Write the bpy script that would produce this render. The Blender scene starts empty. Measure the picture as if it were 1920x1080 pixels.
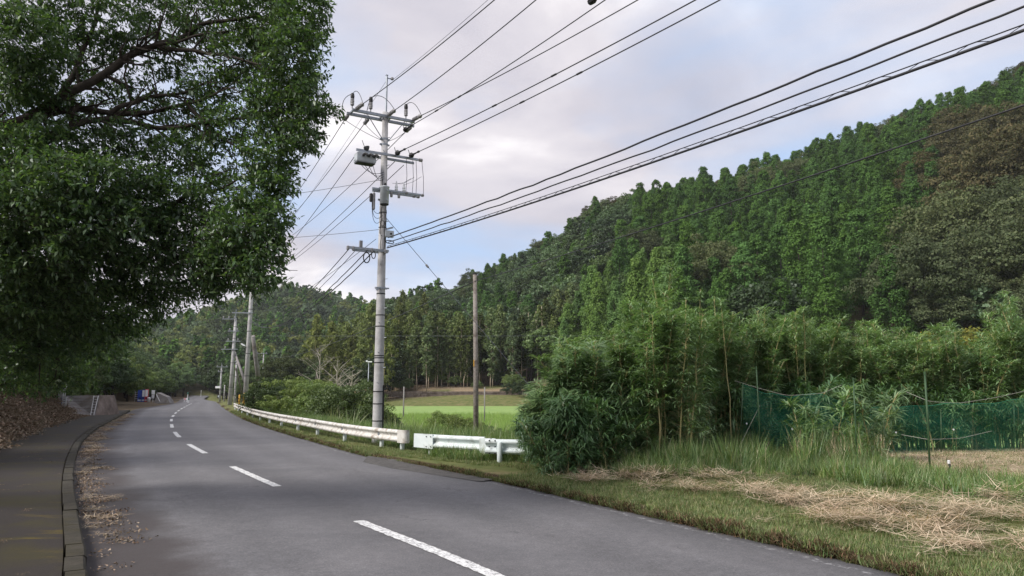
import bpy, math, random
import numpy as np
from mathutils import Vector, Matrix
random.seed(7); rng = np.random.default_rng(7)
S = bpy.context.scene
COL = S.collection

# ------------------------------------------------------------------ camera, sky, sun, exposure
CAM_H = 1.6
FPX = 1920 * 26.0 / 36.0
PITCH = math.atan(195.0 / FPX)
cd = bpy.data.cameras.new('camera'); cam = bpy.data.objects.new('camera', cd); COL.objects.link(cam)
cam.location = (0, 0, CAM_H); cam.rotation_euler = (math.pi / 2 + PITCH, 0, 0)
cd.lens = 26; cd.sensor_width = 36; cd.clip_start = .05; cd.clip_end = 6000
S.camera = cam
S.render.resolution_x = 1024; S.render.resolution_y = 576
S.view_settings.view_transform = 'Standard'; S.view_settings.look = 'None'
S.view_settings.exposure = 0.68; S.view_settings.gamma = 1.0; S.view_settings.use_curve_mapping = False
SUN_AZ = math.radians(-118)      # measured from +Y towards +X
SUN_EL = math.radians(42)

W = bpy.data.worlds.new('World'); S.world = W; W.use_nodes = True
def world():
    nt = W.node_tree; N = nt.nodes; K = nt.links; N.clear()
    def n(t, **k):
        o = N.new(t)
        for a, b in k.items(): setattr(o, a, b)
        return o
    out = n('ShaderNodeOutputWorld'); bg = n('ShaderNodeBackground'); bg.inputs[1].default_value = 0.083
    K.new(bg.outputs[0], out.inputs[0])
    sky = n('ShaderNodeTexSky', sky_type='NISHITA'); sky.sun_disc = False
    sky.sun_elevation = SUN_EL; sky.sun_rotation = SUN_AZ
    sky.dust_density = 1.5; sky.ozone_density = 1.5
    tc = n('ShaderNodeTexCoord'); sep = n('ShaderNodeSeparateXYZ'); K.new(tc.outputs['Generated'], sep.inputs[0])
    zz = n('ShaderNodeMath', operation='MAXIMUM'); K.new(sep.outputs[2], zz.inputs[0]); zz.inputs[1].default_value = 0.0
    za = n('ShaderNodeMath', operation='ADD'); K.new(zz.outputs[0], za.inputs[0]); za.inputs[1].default_value = 0.22
    dx = n('ShaderNodeMath', operation='DIVIDE'); K.new(sep.outputs[0], dx.inputs[0]); K.new(za.outputs[0], dx.inputs[1])
    dy = n('ShaderNodeMath', operation='DIVIDE'); K.new(sep.outputs[1], dy.inputs[0]); K.new(za.outputs[0], dy.inputs[1])
    cv = n('ShaderNodeCombineXYZ'); K.new(dx.outputs[0], cv.inputs[0]); K.new(dy.outputs[0], cv.inputs[1]); cv.inputs[2].default_value = 3.7
    def noise(scale, det, rough, off, dist=0.0):
        mp = n('ShaderNodeMapping'); K.new(cv.outputs[0], mp.inputs[0]); mp.inputs['Location'].default_value = off
        mp.inputs['Scale'].default_value = (.8, 1.0, 1)
        t = n('ShaderNodeTexNoise'); K.new(mp.outputs[0], t.inputs['Vector'])
        t.inputs['Scale'].default_value = scale; t.inputs['Detail'].default_value = det
        t.inputs['Roughness'].default_value = rough; t.inputs['Distortion'].default_value = dist
        return t
    def ramp(src, stops):
        r = n('ShaderNodeValToRGB'); K.new(src, r.inputs[0]); e = r.color_ramp.elements
        while len(e) < len(stops): e.new(0.5)
        for i, (p, c) in enumerate(stops): e[i].position = p; e[i].color = (*c, 1)
        return r
    cover = noise(.95, 7, .5, (18.0, 2.3, 0), .35)
    shade = noise(1.6, 7, .52, (21.0, 9.3, 0), .4)
    cmask = ramp(cover.outputs['Fac'], [(.36, (.1, .1, .1)), (.52, (1, 1, 1))])
    ccol = ramp(shade.outputs['Fac'], [(.30, (4.3, 4.25, 4.95)), (.45, (5.3, 5.1, 5.65)), (.56, (6.5, 6.2, 6.55)), (.66, (8.8, 8.5, 8.6))])
    # thin high cloud over the blue: the clear gaps stay milky
    veil = n('ShaderNodeMixRGB'); K.new(sky.outputs[0], veil.inputs[1]); veil.inputs[2].default_value = (4.3, 5.8, 8.3, 1); veil.inputs[0].default_value = .75
    mix = n('ShaderNodeMixRGB'); K.new(cmask.outputs[0], mix.inputs[0]); K.new(veil.outputs[0], mix.inputs[1]); K.new(ccol.outputs[0], mix.inputs[2])
    K.new(mix.outputs[0], bg.inputs[0])
world()
sd = bpy.data.lights.new('sun', 'SUN'); sun = bpy.data.objects.new('sun', sd); COL.objects.link(sun)
sd.energy = 3.2; sd.angle = math.radians(28); sd.color = (1.0, .93, .84)
sv = Vector((math.sin(SUN_AZ) * math.cos(SUN_EL), math.cos(SUN_AZ) * math.cos(SUN_EL), math.sin(SUN_EL)))
sun.rotation_euler = (-sv).to_track_quat('-Z', 'Y').to_euler(); sun.location = (0, 0, 60)

# ------------------------------------------------------------------ helpers
CP, SP = math.cos(PITCH), math.sin(PITCH)
def ray(px, py):
    dx = (px - 960) / FPX; dy = (540 - py) / FPX
    return np.array([dx, CP - SP * dy, SP + CP * dy])
def G(px, py, z=0.0):                                   # where the sight line meets height z
    r = ray(px, py); t = (z - CAM_H) / r[2]
    return np.array([r[0] * t, r[1] * t, z])
def P(px, py, Y):                                       # the point of a sight line at world depth Y
    r = ray(px, py); t = Y / r[1]
    return np.array([r[0] * t, Y, CAM_H + r[2] * t])
def proj(x, y, z):
    z = z - CAM_H; d = y * CP + z * SP; u = z * CP - y * SP
    return 960 + FPX * x / d, 540 - FPX * u / d
def sstep(a, b, x):
    t = np.clip((x - a) / (b - a), 0, 1); return t * t * (3 - 2 * t)
def tag(o, label=None, cat=None, group=None, kind=None):
    if label: o['label'] = label
    if cat: o['category'] = cat
    if group: o['group'] = group
    if kind: o['kind'] = kind
    return o
def empty(name, loc, label=None, cat=None, group=None, rz=0):
    o = bpy.data.objects.new(name, None); COL.objects.link(o); o.location = tuple(loc); o.rotation_euler = (0, 0, rz)
    o.empty_display_size = .2
    return tag(o, label, cat, group)
def meshdata(name, V, F, smooth=False):
    V = np.asarray(V, dtype=np.float32); me = bpy.data.meshes.new(name)
    if isinstance(F, np.ndarray):
        k = F.shape[1]; me.vertices.add(len(V)); me.vertices.foreach_set('co', V.ravel())
        me.loops.add(F.size); me.loops.foreach_set('vertex_index', F.ravel().astype(np.int32))
        me.polygons.add(len(F)); me.polygons.foreach_set('loop_start', np.arange(0, F.size, k, dtype=np.int32))
        me.update(calc_edges=True)
    else:
        me.from_pydata(V.tolist(), [], F); me.update()
    if smooth: me.polygons.foreach_set('use_smooth', np.ones(len(me.polygons), bool))
    return me
def link(name, me, mat=None, parent=None, loc=(0, 0, 0)):
    if mat and not me.materials: me.materials.append(mat)
    o = bpy.data.objects.new(name, me); COL.objects.link(o); o.parent = parent; o.location = tuple(loc)
    return o
class MB:
    def __init__(s): s.V = []; s.F = []; s.n = 0
    def add(s, V, F):
        V = np.asarray(V, float).reshape(-1, 3); s.V.append(V); s.F += [tuple(int(i) + s.n for i in f) for f in F]; s.n += len(V); return s
    def box(s, c, size, ax=None, ay=None):
        ax = np.array([1., 0, 0]) if ax is None else np.asarray(ax, float); az = np.array([0, 0, 1.])
        ax = ax / np.linalg.norm(ax)
        ay = np.cross(az, ax) if ay is None else np.asarray(ay, float)
        ay = ay / np.linalg.norm(ay); az = np.cross(ax, ay)
        h = np.asarray(size) / 2; V = []
        for k in (-1, 1):
            for i, j in ((-1, -1), (1, -1), (1, 1), (-1, 1)):
                V.append(np.asarray(c) + ax * h[0] * i + ay * h[1] * j + az * h[2] * k)
        return s.add(V, [(3, 2, 1, 0), (4, 5, 6, 7), (0, 1, 5, 4), (1, 2, 6, 5), (2, 3, 7, 6), (3, 0, 4, 7)])
    def tube(s, pts, r, n=8, caps=True):
        pts = np.asarray(pts, float); m = len(pts); r = np.broadcast_to(r, (m,))
        T = np.gradient(pts, axis=0); T /= np.linalg.norm(T, axis=1)[:, None] + 1e-9
        ref = np.array([0, 0, 1.]) if abs(T[0][2]) < .9 else np.array([1., 0, 0])
        V = []; th = np.arange(n) * 2 * math.pi / n
        for i in range(m):
            a = np.cross(T[i], ref); a /= np.linalg.norm(a) + 1e-9; b = np.cross(T[i], a); 
            V.append(pts[i] + r[i] * (np.cos(th)[:, None] * a + np.sin(th)[:, None] * b)); ref = -np.cross(T[i], a) if False else ref
        F = []
        for i in range(m - 1):
            for j in range(n):
                k = (j + 1) % n; F.append((i * n + j, (i + 1) * n + j, (i + 1) * n + k, i * n + k))
        if caps: F.append(tuple(range(n))); F.append(tuple((m - 1) * n + j for j in reversed(range(n))))
        return s.add(np.concatenate(V), F)
    def lathe(s, c, prof, axis=(0, 0, 1), n=10):        # prof: list of (distance along axis, radius)
        ax = np.asarray(axis, float); ax /= np.linalg.norm(ax)
        q = [np.asarray(c) + ax * d for d, _ in prof]
        ref = np.array([0, 0, 1.]) if abs(ax[2]) < .9 else np.array([1., 0, 0])
        a = np.cross(ax, ref); a /= np.linalg.norm(a); b = np.cross(ax, a); th = np.arange(n) * 2 * math.pi / n; V = []
        for p, (_, r) in zip(q, prof): V.append(p + r * (np.cos(th)[:, None] * a + np.sin(th)[:, None] * b))
        F = []
        for i in range(len(prof) - 1):
            for j in range(n):
                k = (j + 1) % n; F.append((i * n + j, (i + 1) * n + j, (i + 1) * n + k, i * n + k))
        F.append(tuple(range(n))); F.append(tuple((len(prof) - 1) * n + j for j in reversed(range(n))))
        return s.add(np.concatenate(V), F)
    def build(s, name, mat, parent=None, origin=(0, 0, 0), smooth=False, loc=(0, 0, 0)):
        me = meshdata(name, np.concatenate(s.V) - np.asarray(origin), s.F, False)
        if smooth:
            me.polygons.foreach_set('use_smooth', [len(p.vertices) == 4 for p in me.polygons])
        return link(name, me, mat, parent, loc)

# ------------------------------------------------------------------ materials
def newmat(name):
    m = bpy.data.materials.new(name); m.use_nodes = True; nt = m.node_tree; nt.nodes.clear()
    out = nt.nodes.new('ShaderNodeOutputMaterial'); return m, nt, out
def nd(nt, t, **k):
    o = nt.nodes.new(t)
    for a, b in k.items(): setattr(o, a, b)
    return o
def nz(nt, scale, det=4, rough=.6, vec=None, dist=0):
    t = nd(nt, 'ShaderNodeTexNoise'); t.inputs['Scale'].default_value = scale; t.inputs['Detail'].default_value = det
    t.inputs['Roughness'].default_value = rough; t.inputs['Distortion'].default_value = dist
    if vec is not None: nt.links.new(vec, t.inputs['Vector'])
    return t
def rmp(nt, src, stops):
    r = nd(nt, 'ShaderNodeValToRGB'); nt.links.new(src, r.inputs[0]); e = r.color_ramp.elements
    while len(e) < len(stops): e.new(.5)
    for i, (p, c) in enumerate(stops):
        e[i].position = p; e[i].color = (*(c if hasattr(c, '__len__') else (c, c, c)), 1)
    return r
def mixc(nt, fac, a, b, mode='MIX'):
    m = nd(nt, 'ShaderNodeMixRGB', blend_type=mode)
    for i, v in ((0, fac), (1, a), (2, b)):
        if hasattr(v, 'links') or isinstance(v, bpy.types.NodeSocket): nt.links.new(v, m.inputs[i])
        elif i == 0: m.inputs[0].default_value = v
        else: m.inputs[i].default_value = (*v, 1)
    return m.outputs[0]
def surf(name, c1, c2, scale=6, rough=.8, metal=0, bump=.0, bscale=40, det=6, c3=None, s3=1.2, coord='Object', spec=.3):
    m, nt, out = newmat(name); b = nd(nt, 'ShaderNodeBsdfPrincipled'); nt.links.new(b.outputs[0], out.inputs[0])
    tc = nd(nt, 'ShaderNodeTexCoord'); v = tc.outputs[coord]
    a = nz(nt, scale, det, .65, v); c = rmp(nt, a.outputs['Fac'], [(.35, c1), (.68, c2)]).outputs[0]
    if c3 is not None:
        q = nz(nt, s3, 5, .6, v); c = mixc(nt, rmp(nt, q.outputs['Fac'], [(.5, 0.), (.66, .85)]).outputs[0], c, c3)
    nt.links.new(c, b.inputs['Base Color']); b.inputs['Roughness'].default_value = rough; b.inputs['Metallic'].default_value = metal
    b.inputs['Specular IOR Level'].default_value = spec
    if bump:
        bn = nz(nt, bscale, 4, .6, v); bp = nd(nt, 'ShaderNodeBump'); bp.inputs['Strength'].default_value = bump; bp.inputs['Distance'].default_value = .02
        nt.links.new(bn.outputs['Fac'], bp.inputs['Height']); nt.links.new(bp.outputs[0], b.inputs['Normal'])
    return m
def leafmat(name, cols, trans=.3, gloss=.0, vary=.5, dead=None):
    """cols: colours a leaf may have (picked per leaf); the whole plant shifts a little by its own random"""
    m, nt, out = newmat(name); K = nt.links
    geo = nd(nt, 'ShaderNodeNewGeometry'); oi = nd(nt, 'ShaderNodeObjectInfo')
    st = [(i / max(1, len(cols) - 1), c) for i, c in enumerate(cols)]
    c = rmp(nt, geo.outputs['Random Per Island'], st).outputs[0]
    hs = nd(nt, 'ShaderNodeHueSaturation'); K.new(c, hs.inputs['Color'])
    def mr(src, lo, hi):
        q = nd(nt, 'ShaderNodeMapRange'); K.new(src, q.inputs[0]); q.inputs[3].default_value = lo; q.inputs[4].default_value = hi; return q.outputs[0]
    K.new(mr(oi.outputs['Random'], .5 - .025 * vary, .5 + .02 * vary), hs.inputs['Hue'])
    w = nd(nt, 'ShaderNodeTexWhiteNoise', noise_dimensions='1D'); K.new(oi.outputs['Random'], w.inputs['W'])
    K.new(mr(w.outputs['Value'], 1 - .5 * vary, 1 + .45 * vary), hs.inputs['Value'])
    K.new(mr(oi.outputs['Random'], 1.0, 1 - .25 * vary), hs.inputs['Saturation'])
    d = nd(nt, 'ShaderNodeBsdfDiffuse'); t = nd(nt, 'ShaderNodeBsdfTranslucent'); K.new(hs.outputs[0], d.inputs[0])
    tcol = mixc(nt, 1.0, hs.outputs[0], (1.15, 1.25, .55), 'MULTIPLY'); K.new(tcol, t.inputs[0])
    ms = nd(nt, 'ShaderNodeMixShader'); ms.inputs[0].default_value = trans; K.new(d.outputs[0], ms.inputs[1]); K.new(t.outputs[0], ms.inputs[2])
    last = ms.outputs[0]
    if gloss:
        g = nd(nt, 'ShaderNodeBsdfGlossy'); g.inputs['Roughness'].default_value = .42; g.inputs[0].default_value = (.8, .85, .85, 1)
        m2 = nd(nt, 'ShaderNodeMixShader'); m2.inputs[0].default_value = gloss; K.new(last, m2.inputs[1]); K.new(g.outputs[0], m2.inputs[2]); last = m2.outputs[0]
    K.new(last, out.inputs[0]); return m
M = {}
M['cedar'] = leafmat('cedar_needles', [(.044, .098, .023), (.070, .150, .033), (.106, .205, .046)], .22)
M['cedar_light'] = leafmat('pale_cedar_needles', [(.07, .14, .035), (.11, .20, .05), (.14, .23, .07)], .2)
M['broad'] = leafmat('dark_broadleaf', [(.040, .085, .028), (.066, .125, .040), (.10, .16, .06)], .24, .02, 1.2)
M['broad_far'] = leafmat('far_broadleaf', [(.055, .088, .042), (.078, .118, .055), (.10, .14, .07)], .2, 0, 1.2)
M['grey_green'] = leafmat('grey_green_leaves', [(.06, .085, .04), (.09, .115, .055), (.12, .14, .07)], .2, 0, .5)
M['rust'] = leafmat('rust_leaves', [(.062, .072, .034), (.088, .085, .042), (.12, .10, .05)], .2, 0, .5)
M['yellow'] = leafmat('yellow_green_leaves', [(.11, .15, .03), (.18, .19, .03), (.26, .22, .03)], .25, 0, .6)
M['stemleaf'] = leafmat('thin_tree_leaves', [(.065, .105, .035), (.105, .15, .055), (.15, .19, .08)], .2, 0, 1.0)
M['bamboo_far'] = leafmat('far_bamboo_leaves', [(.11, .15, .045), (.15, .19, .06), (.19, .22, .08)], .25, 0, .7)
M['shrub'] = leafmat('shrub_leaves', [(.075, .125, .03), (.13, .19, .045), (.20, .26, .075)], .28, .02, .8)
M['camphor'] = leafmat('camphor_leaves', [(.040, .080, .036), (.062, .120, .046), (.092, .158, .055), (.13, .205, .065)], .42, .05, .2)
M['bamboo'] = leafmat('bamboo_leaves', [(.11, .21, .075), (.18, .30, .12), (.28, .40, .20)], .35, .06, .5)
M['sasa'] = leafmat('sasa_leaves', [(.065, .15, .055), (.10, .20, .075), (.15, .26, .10)], .3, .06, .5)
M['grass'] = leafmat('grass_blades', [(.075, .15, .035), (.12, .22, .055), (.19, .28, .09), (.36, .33, .19)], .3, .03, .8)
M['plume'] = leafmat('plume_grass_blades', [(.14, .22, .07), (.22, .30, .12), (.34, .38, .20), (.46, .44, .30)], .3, .02, .7)
M['lawn'] = leafmat('short_grass_blades', [(.085, .15, .045), (.14, .21, .07), (.22, .25, .11), (.34, .29, .18)], .2, 0, .8)
M['straw'] = leafmat('dry_straw', [(.36, .27, .18), (.52, .41, .29), (.68, .57, .43)], .15, .02, .6)
M['dead_leaf'] = leafmat('fallen_leaves', [(.10, .07, .045), (.20, .145, .10), (.36, .29, .22)], .05, 0, .6)
M['roots'] = leafmat('dark_roots', [(.05, .032, .02), (.12, .08, .045), (.20, .14, .08)], .05, 0, .6)
M['rice'] = leafmat('rice_leaves', [(.20, .31, .09), (.26, .38, .12), (.32, .43, .15)], .3, 0, .3)
M['near_leaf'] = leafmat('wood_leaves', [(.055, .11, .035), (.085, .155, .05), (.13, .20, .07)], .3, .02, 1.2)
M['bark'] = surf('bark', (.025, .02, .016), (.06, .05, .04), 9, .9, bump=.6, bscale=30)
M['pale_bark'] = surf('pale_bark', (.34, .28, .21), (.55, .47, .37), 5, .9)
M['deadwood'] = surf('deadwood', (.22, .2, .17), (.36, .33, .29), 8, .9)
M['culm'] = surf('bamboo_culm', (.30, .30, .12), (.58, .47, .26), 3, .5)
M['concrete'] = surf('pole_concrete', (.36, .36, .37), (.46, .46, .47), 7, .85, bump=.12, bscale=70, c3=(.25, .245, .24), s3=1.5)
M['old_concrete'] = surf('old_concrete', (.17, .16, .16), (.27, .26, .26), 1.7, .9, bump=.3, bscale=20, c3=(.10, .085, .07), s3=.5)
M['steel'] = surf('galvanised_steel', (.24, .27, .31), (.34, .37, .41), 12, .45, .55)
M['porcelain'] = surf('porcelain', (.18, .18, .19), (.30, .30, .31), 12, .35)
M['boxgrey'] = surf('painted_grey_steel', (.38, .42, .46), (.46, .50, .54), 6, .5, c3=(.30, .32, .34), s3=3)
M['rubber'] = surf('black_rubber', (.015, .015, .017), (.03, .03, .034), 10, .55)
M['wire'] = surf('cable_sheath', (.02, .021, .026), (.036, .038, .045), 10, .5)
M['wire_grey'] = surf('bare_wire', (.10, .11, .13), (.16, .17, .2), 10, .5)
M['wood'] = surf('weathered_wood', (.18, .16, .145), (.30, .275, .255), 14, .9, bump=.5, bscale=35, c3=(.10, .08, .07), s3=4)
M['white_new'] = surf('white_powder_coat', (.60, .68, .70), (.70, .76, .78), 3, .45, c3=(.38, .42, .41), s3=3.4)
M['white_old'] = surf('weathered_white_paint', (.50, .49, .47), (.68, .68, .67), 4, .6, c3=(.22, .17, .13), s3=3.4)
M['yellow_paint'] = surf('yellow_guard', (.62, .34, .05), (.75, .43, .08), 4, .5)
M['stake'] = surf('green_stake', (.03, .065, .03), (.05, .10, .045), 8, .45)
M['net'] = surf('green_net', (.010, .14, .08), (.016, .19, .11), 5, .6)
M['rope'] = surf('pale_rope', (.26, .26, .23), (.38, .38, .34), 10, .8)
M['stone'] = surf('stone_wall', (.09, .07, .06), (.22, .18, .16), 1.4, .9, bump=.6, bscale=3)
M['glass'] = surf('dark_glass', (.03, .035, .04), (.05, .055, .06), 2, .1)
M['red'] = surf('red_paint', (.55, .04, .05), (.62, .06, .07), 2, .4)
M['blue'] = surf('blue_paint', (.02, .05, .30), (.03, .08, .38), 2, .4)
M['white'] = surf('white_paint', (.68, .70, .73), (.76, .78, .8), 2, .45)
M['sign_green'] = surf('sign_green', (.05, .16, .13), (.07, .2, .16), 2, .5)
M['sign_print'] = surf('sign_print', (.1, .12, .14), (.14, .16, .18), 2, .6)

# ------------------------------------------------------------------ road lines and the lie of the land
def poly(pts, back):
    a = np.array([G(*p)[:2] for p in pts] + [list(b) for b in back]); return a[np.argsort(a[:, 1])]
RP = poly([(1705, 1080), (1500, 1031), (1300, 988), (1080, 937), (985, 915), (870, 889), (760, 872), (690, 858), (620, 838), (560, 821), (500, 803), (450, 784), (424, 769), (412, 759), (406, 753)],
          [(6.3, 0), (11, -8), (18, -18), (44, -50), (-62, 150), (-93, 230), (-150, 330)])
LP = poly([(167, 1080), (155.5, 1030), (146, 974), (137, 913), (139, 872), (151, 835.5), (178, 808), (222, 784), (252, 767), (330, 755.5)],
          [(-1.2, 2.2), (-.2, 0), (4.2, -8), (10.5, -18), (36, -50), (-66.5, 150), (-98.5, 230), (-156, 330)])
CPT = poly([(925, 1085), (670, 986), (515, 916), (433, 879), (383, 853), (353, 837), (335, 822), (326, 812), (321, 799), (321, 787), (326, 779), (333, 772), (341, 767), (348, 763), (355, 759.5), (362, 756)],
           [(4.2, -2), (8, -8)])
def smooth_fn(A):
    ys = np.unique(np.concatenate([np.linspace(-50, 0, 30), np.linspace(0, 40, 160), np.linspace(40, 330, 160)]))
    xs = np.interp(ys, A[:, 1], A[:, 0]); out = xs.copy()
    for i, y in enumerate(ys):
        w = .8 + .07 * max(0, y); yy = np.linspace(y - w, y + w, 11); out[i] = np.interp(yy, A[:, 1], A[:, 0]).mean()
    return lambda y: np.interp(y, ys, out)
Rx, Lx = smooth_fn(RP), smooth_fn(LP)
COSR = .885
def roadz(y): return .5 * sstep(118, 230, y)
WALK = 1.95
# ridge lines of the hills: (px, py of the skyline, depth, tree height, depth of the foot, height of the foot)
RID1 = [(2900, -40, 190, 9, 70, 4), (2300, 10, 230, 9, 75, 4), (1920, 118, 245, 9, 84, 4), (1850, 155, 250, 9, 86, 4), (1720, 205, 258, 8, 90, 4), (1600, 243, 264, 9, 92, 4),
        (1500, 293, 270, 9, 95, 4), (1340, 340, 280, 8, 100, 4), (1200, 362, 290, 8, 105, 4), (1105, 388, 300, 8, 118, 4), (1050, 436, 305, 8, 140, 4), (980, 472, 315, 8, 152, 3.4),
        (900, 512, 330, 8, 152, 3.2), (830, 548, 350, 8, 152, 3), (770, 566, 370, 8, 154, 3), (700, 580, 390, 8, 156, 2), (600, 650, 390, 8, 165, 0), (480, 722, 390, 4, 180, 0), (200, 734, 390, 1, 200, 0)]
RID2 = [(1100, 570, 560, 8, 300, 4), (760, 568, 560, 8, 300, 3), (700, 570, 550, 8, 300, 3), (650, 566, 540, 8, 290, 3), (600, 549, 530, 8, 280, 2), (555, 538, 520, 8, 270, 2), (510, 546, 520, 8, 265, 2), (450, 566, 520, 8, 250, 1),
        (400, 583, 520, 8, 240, 1), (340, 602, 520, 8, 230, 1), (250, 620, 520, 8, 230, 1), (0, 640, 520, 8, 230, 1), (-600, 600, 520, 8, 230, 1)]
def ridge(tab):
    rows = []
    for px, py, Y, th, yb, zb in tab:
        p = P(px, py, Y); rows.append((p[0] / Y, Y, p[2] - th, yb, zb))
    rows.sort(); A = np.array(rows)
    def f(x, y):
        yy = np.maximum(y, 1.0); a = x / yy
        Yr = np.interp(a, A[:, 0], A[:, 1]); Zr = np.interp(a, A[:, 0], A[:, 2]); Yb = np.interp(a, A[:, 0], A[:, 3]); zb = np.interp(a, A[:, 0], A[:, 4])
        t = (y - Yb) / (Yr - Yb); u = np.clip(t, 0, 1)
        z = zb + (Zr - zb) * (u * .72 + .28 * u * u * (3 - 2 * u))
        z = np.where(t > 1, Zr - (y - Yr) * .35, z)
        return np.where((t > 0) & (y > 1), z, -99.), t
    return f
hill1, hill2 = ridge(RID1), ridge(RID2)
def wob(x, y):
    return .5 * np.sin(x * .61 + 1.3 * np.sin(y * .23)) + .5 * np.sin(y * .47 + 1.7 * np.sin(x * .31)) 
def H(x, y, full=False):
    x = np.asarray(x, float); y = np.asarray(y, float)
    dR = (x - Rx(y)) * COSR; dL = (Lx(y) - x) * COSR
    w = wob(x, y); fine = .5 * np.sin(x * 3.1 + 2 * np.sin(y * 1.7)) * np.sin(y * 2.7 + x * .8)
    # right of the road: verge and mown field, falling to the paddies further out
    zr = .085 * sstep(.0, .14, dR) + .035 * sstep(.3, 2.5, dR) + .02 * fine * sstep(.1, .6, dR) + .10 * sstep(1.2, 3, dR) * (y < 20) * sstep(20, 14, y)
    drop = sstep(19, 30, y) * sstep(.9, 6.5, dR)
    zr = zr - .95 * drop
    bank = sstep(118, 131, y) * 1.75 + sstep(137, 137.6, y) * .9 + sstep(139, 153, y) * 1.4
    zr = zr + bank * sstep(15, 45, dR) + w * .12 * sstep(3, 20, dR) * (y > 138)
    # left of the road: footpath, then a bank that climbs into the wood
    e = dL - WALK - 3.2 * sstep(44, 50, y) * (1 - sstep(66, 80, y)) - 6.5 * sstep(66, 84, y)
    zl = .10 * (dL > .0) + .75 * np.clip(e, 0, 3.2) + .45 * np.clip(e - 3.2, 0, 9) + .22 * np.clip(e - 12.2, 0, 30) + .06 * fine * sstep(.1, 1, e)
    zl = np.where(e > 0, zl, -.02)
    zl = np.where((dL > WALK) & (e <= 0), .10, zl)                                                     # the bank stands back at a side lane
    z = np.where(dR > 0, zr, np.where(dL > 0, zl, -.08)) + roadz(y) * (y > 118) - .28 * sstep(119, 126, y) * ((dL < 8) & (dR < 8))
    h1, t1 = hill1(x, y); h2, t2 = hill2(x, y)
    onr = (dR > 6) | (y > 235)
    z = np.where(onr, np.maximum(z, np.maximum(h1 + w * .5 * (t1 > .02), h2 + w * .8)), z)
    z = np.where((dL > 1) & (y > 140), np.maximum(z, h2), z)
    if full: return z, dR, dL, t1, t2
    return z
def Hs(x, y): return float(H(np.array([x]), np.array([y]))[0])

# ------------------------------------------------------------------ ground
def ground():
    r = np.concatenate([np.linspace(.6, 30, 170), np.geomspace(30.4, 900, 150)])
    azf = np.radians(np.concatenate([np.arange(-180, -46, 4), np.arange(-46, 46, .3), np.arange(46, 180.1, 4)]))
    R_, A_ = np.meshgrid(r, azf, indexing='ij'); x = R_ * np.sin(A_); y = R_ * np.cos(A_)
    z, dR, dL, t1, t2 = H(x, y, True)
    nr, na = x.shape; V = np.stack([x, y, z], -1).reshape(-1, 3)
    i, j = np.meshgrid(np.arange(nr - 1), np.arange(na - 1), indexing='ij'); a = (i * na + j).ravel()
    F = np.stack([a, a + na, a + na + 1, a + 1], 1)[:, ::-1].copy()
    V = np.vstack([V, [[0, 0, -.08]]]); 
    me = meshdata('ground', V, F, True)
    w_ = wob
    def attr(n, v):
        at = me.attributes.new(n, 'FLOAT', 'POINT'); at.data.foreach_set('value', np.append(v.ravel(), 0).astype(np.float32))
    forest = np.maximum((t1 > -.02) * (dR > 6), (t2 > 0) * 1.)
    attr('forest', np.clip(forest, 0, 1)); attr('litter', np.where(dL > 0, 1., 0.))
    attr('clay', (y > 137.2) * (y < 161) * (dR > 20) * sstep(.25, .5, .5 + .5 * w_(x, y)) * .9)
    attr('field', sstep(5.3, 6.3, dR) * (y < 40) * (x > 2)); attr('edge', sstep(.0, .06, dR) * (1 - sstep(.12, .3, dR)) )
    m, nt, out = newmat('ground_soil'); b = nd(nt, 'ShaderNodeBsdfPrincipled'); nt.links.new(b.outputs[0], out.inputs[0])
    tc = nd(nt, 'ShaderNodeTexCoord'); v = tc.outputs['Object']
    def at(n): 
        q = nd(nt, 'ShaderNodeAttribute', attribute_name=n); return q.outputs['Fac']
    n1 = nz(nt, 1.1, 7, .65, v); n2 = nz(nt, 14, 5, .7, v)
    gr = rmp(nt, n1.outputs['Fac'], [(.35, (.075, .10, .03)), (.52, (.13, .14, .055)), (.66, (.20, .17, .09))]).outputs[0]
    li = rmp(nt, n2.outputs['Fac'], [(.3, (.05, .036, .024)), (.5, (.11, .085, .055)), (.7, (.20, .16, .115))]).outputs[0]
    fi = rmp(nt, n2.outputs['Fac'], [(.3, (.19, .15, .095)), (.5, (.30, .25, .17)), (.72, (.42, .36, .26))]).outputs[0]
    cl = rmp(nt, n2.outputs['Fac'], [(.3, (.15, .11, .075)), (.5, (.27, .20, .14)), (.7, (.36, .29, .21))]).outputs[0]
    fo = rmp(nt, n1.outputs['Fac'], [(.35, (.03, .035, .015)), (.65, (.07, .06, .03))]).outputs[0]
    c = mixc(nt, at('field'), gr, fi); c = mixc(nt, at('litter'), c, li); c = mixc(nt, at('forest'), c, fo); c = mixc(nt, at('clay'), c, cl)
    c = mixc(nt, at('edge'), c, (.045, .03, .02))
    nt.links.new(c, b.inputs['Base Color']); b.inputs['Roughness'].default_value = .95; b.inputs['Specular IOR Level'].default_value = .1
    bp = nd(nt, 'ShaderNodeBump'); bp.inputs['Strength'].default_value = .8; bp.inputs['Distance'].default_value = .04
    nt.links.new(n2.outputs['Fac'], bp.inputs['Height']); nt.links.new(bp.outputs[0], b.inputs['Normal'])
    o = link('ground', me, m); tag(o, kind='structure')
ground()

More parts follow.
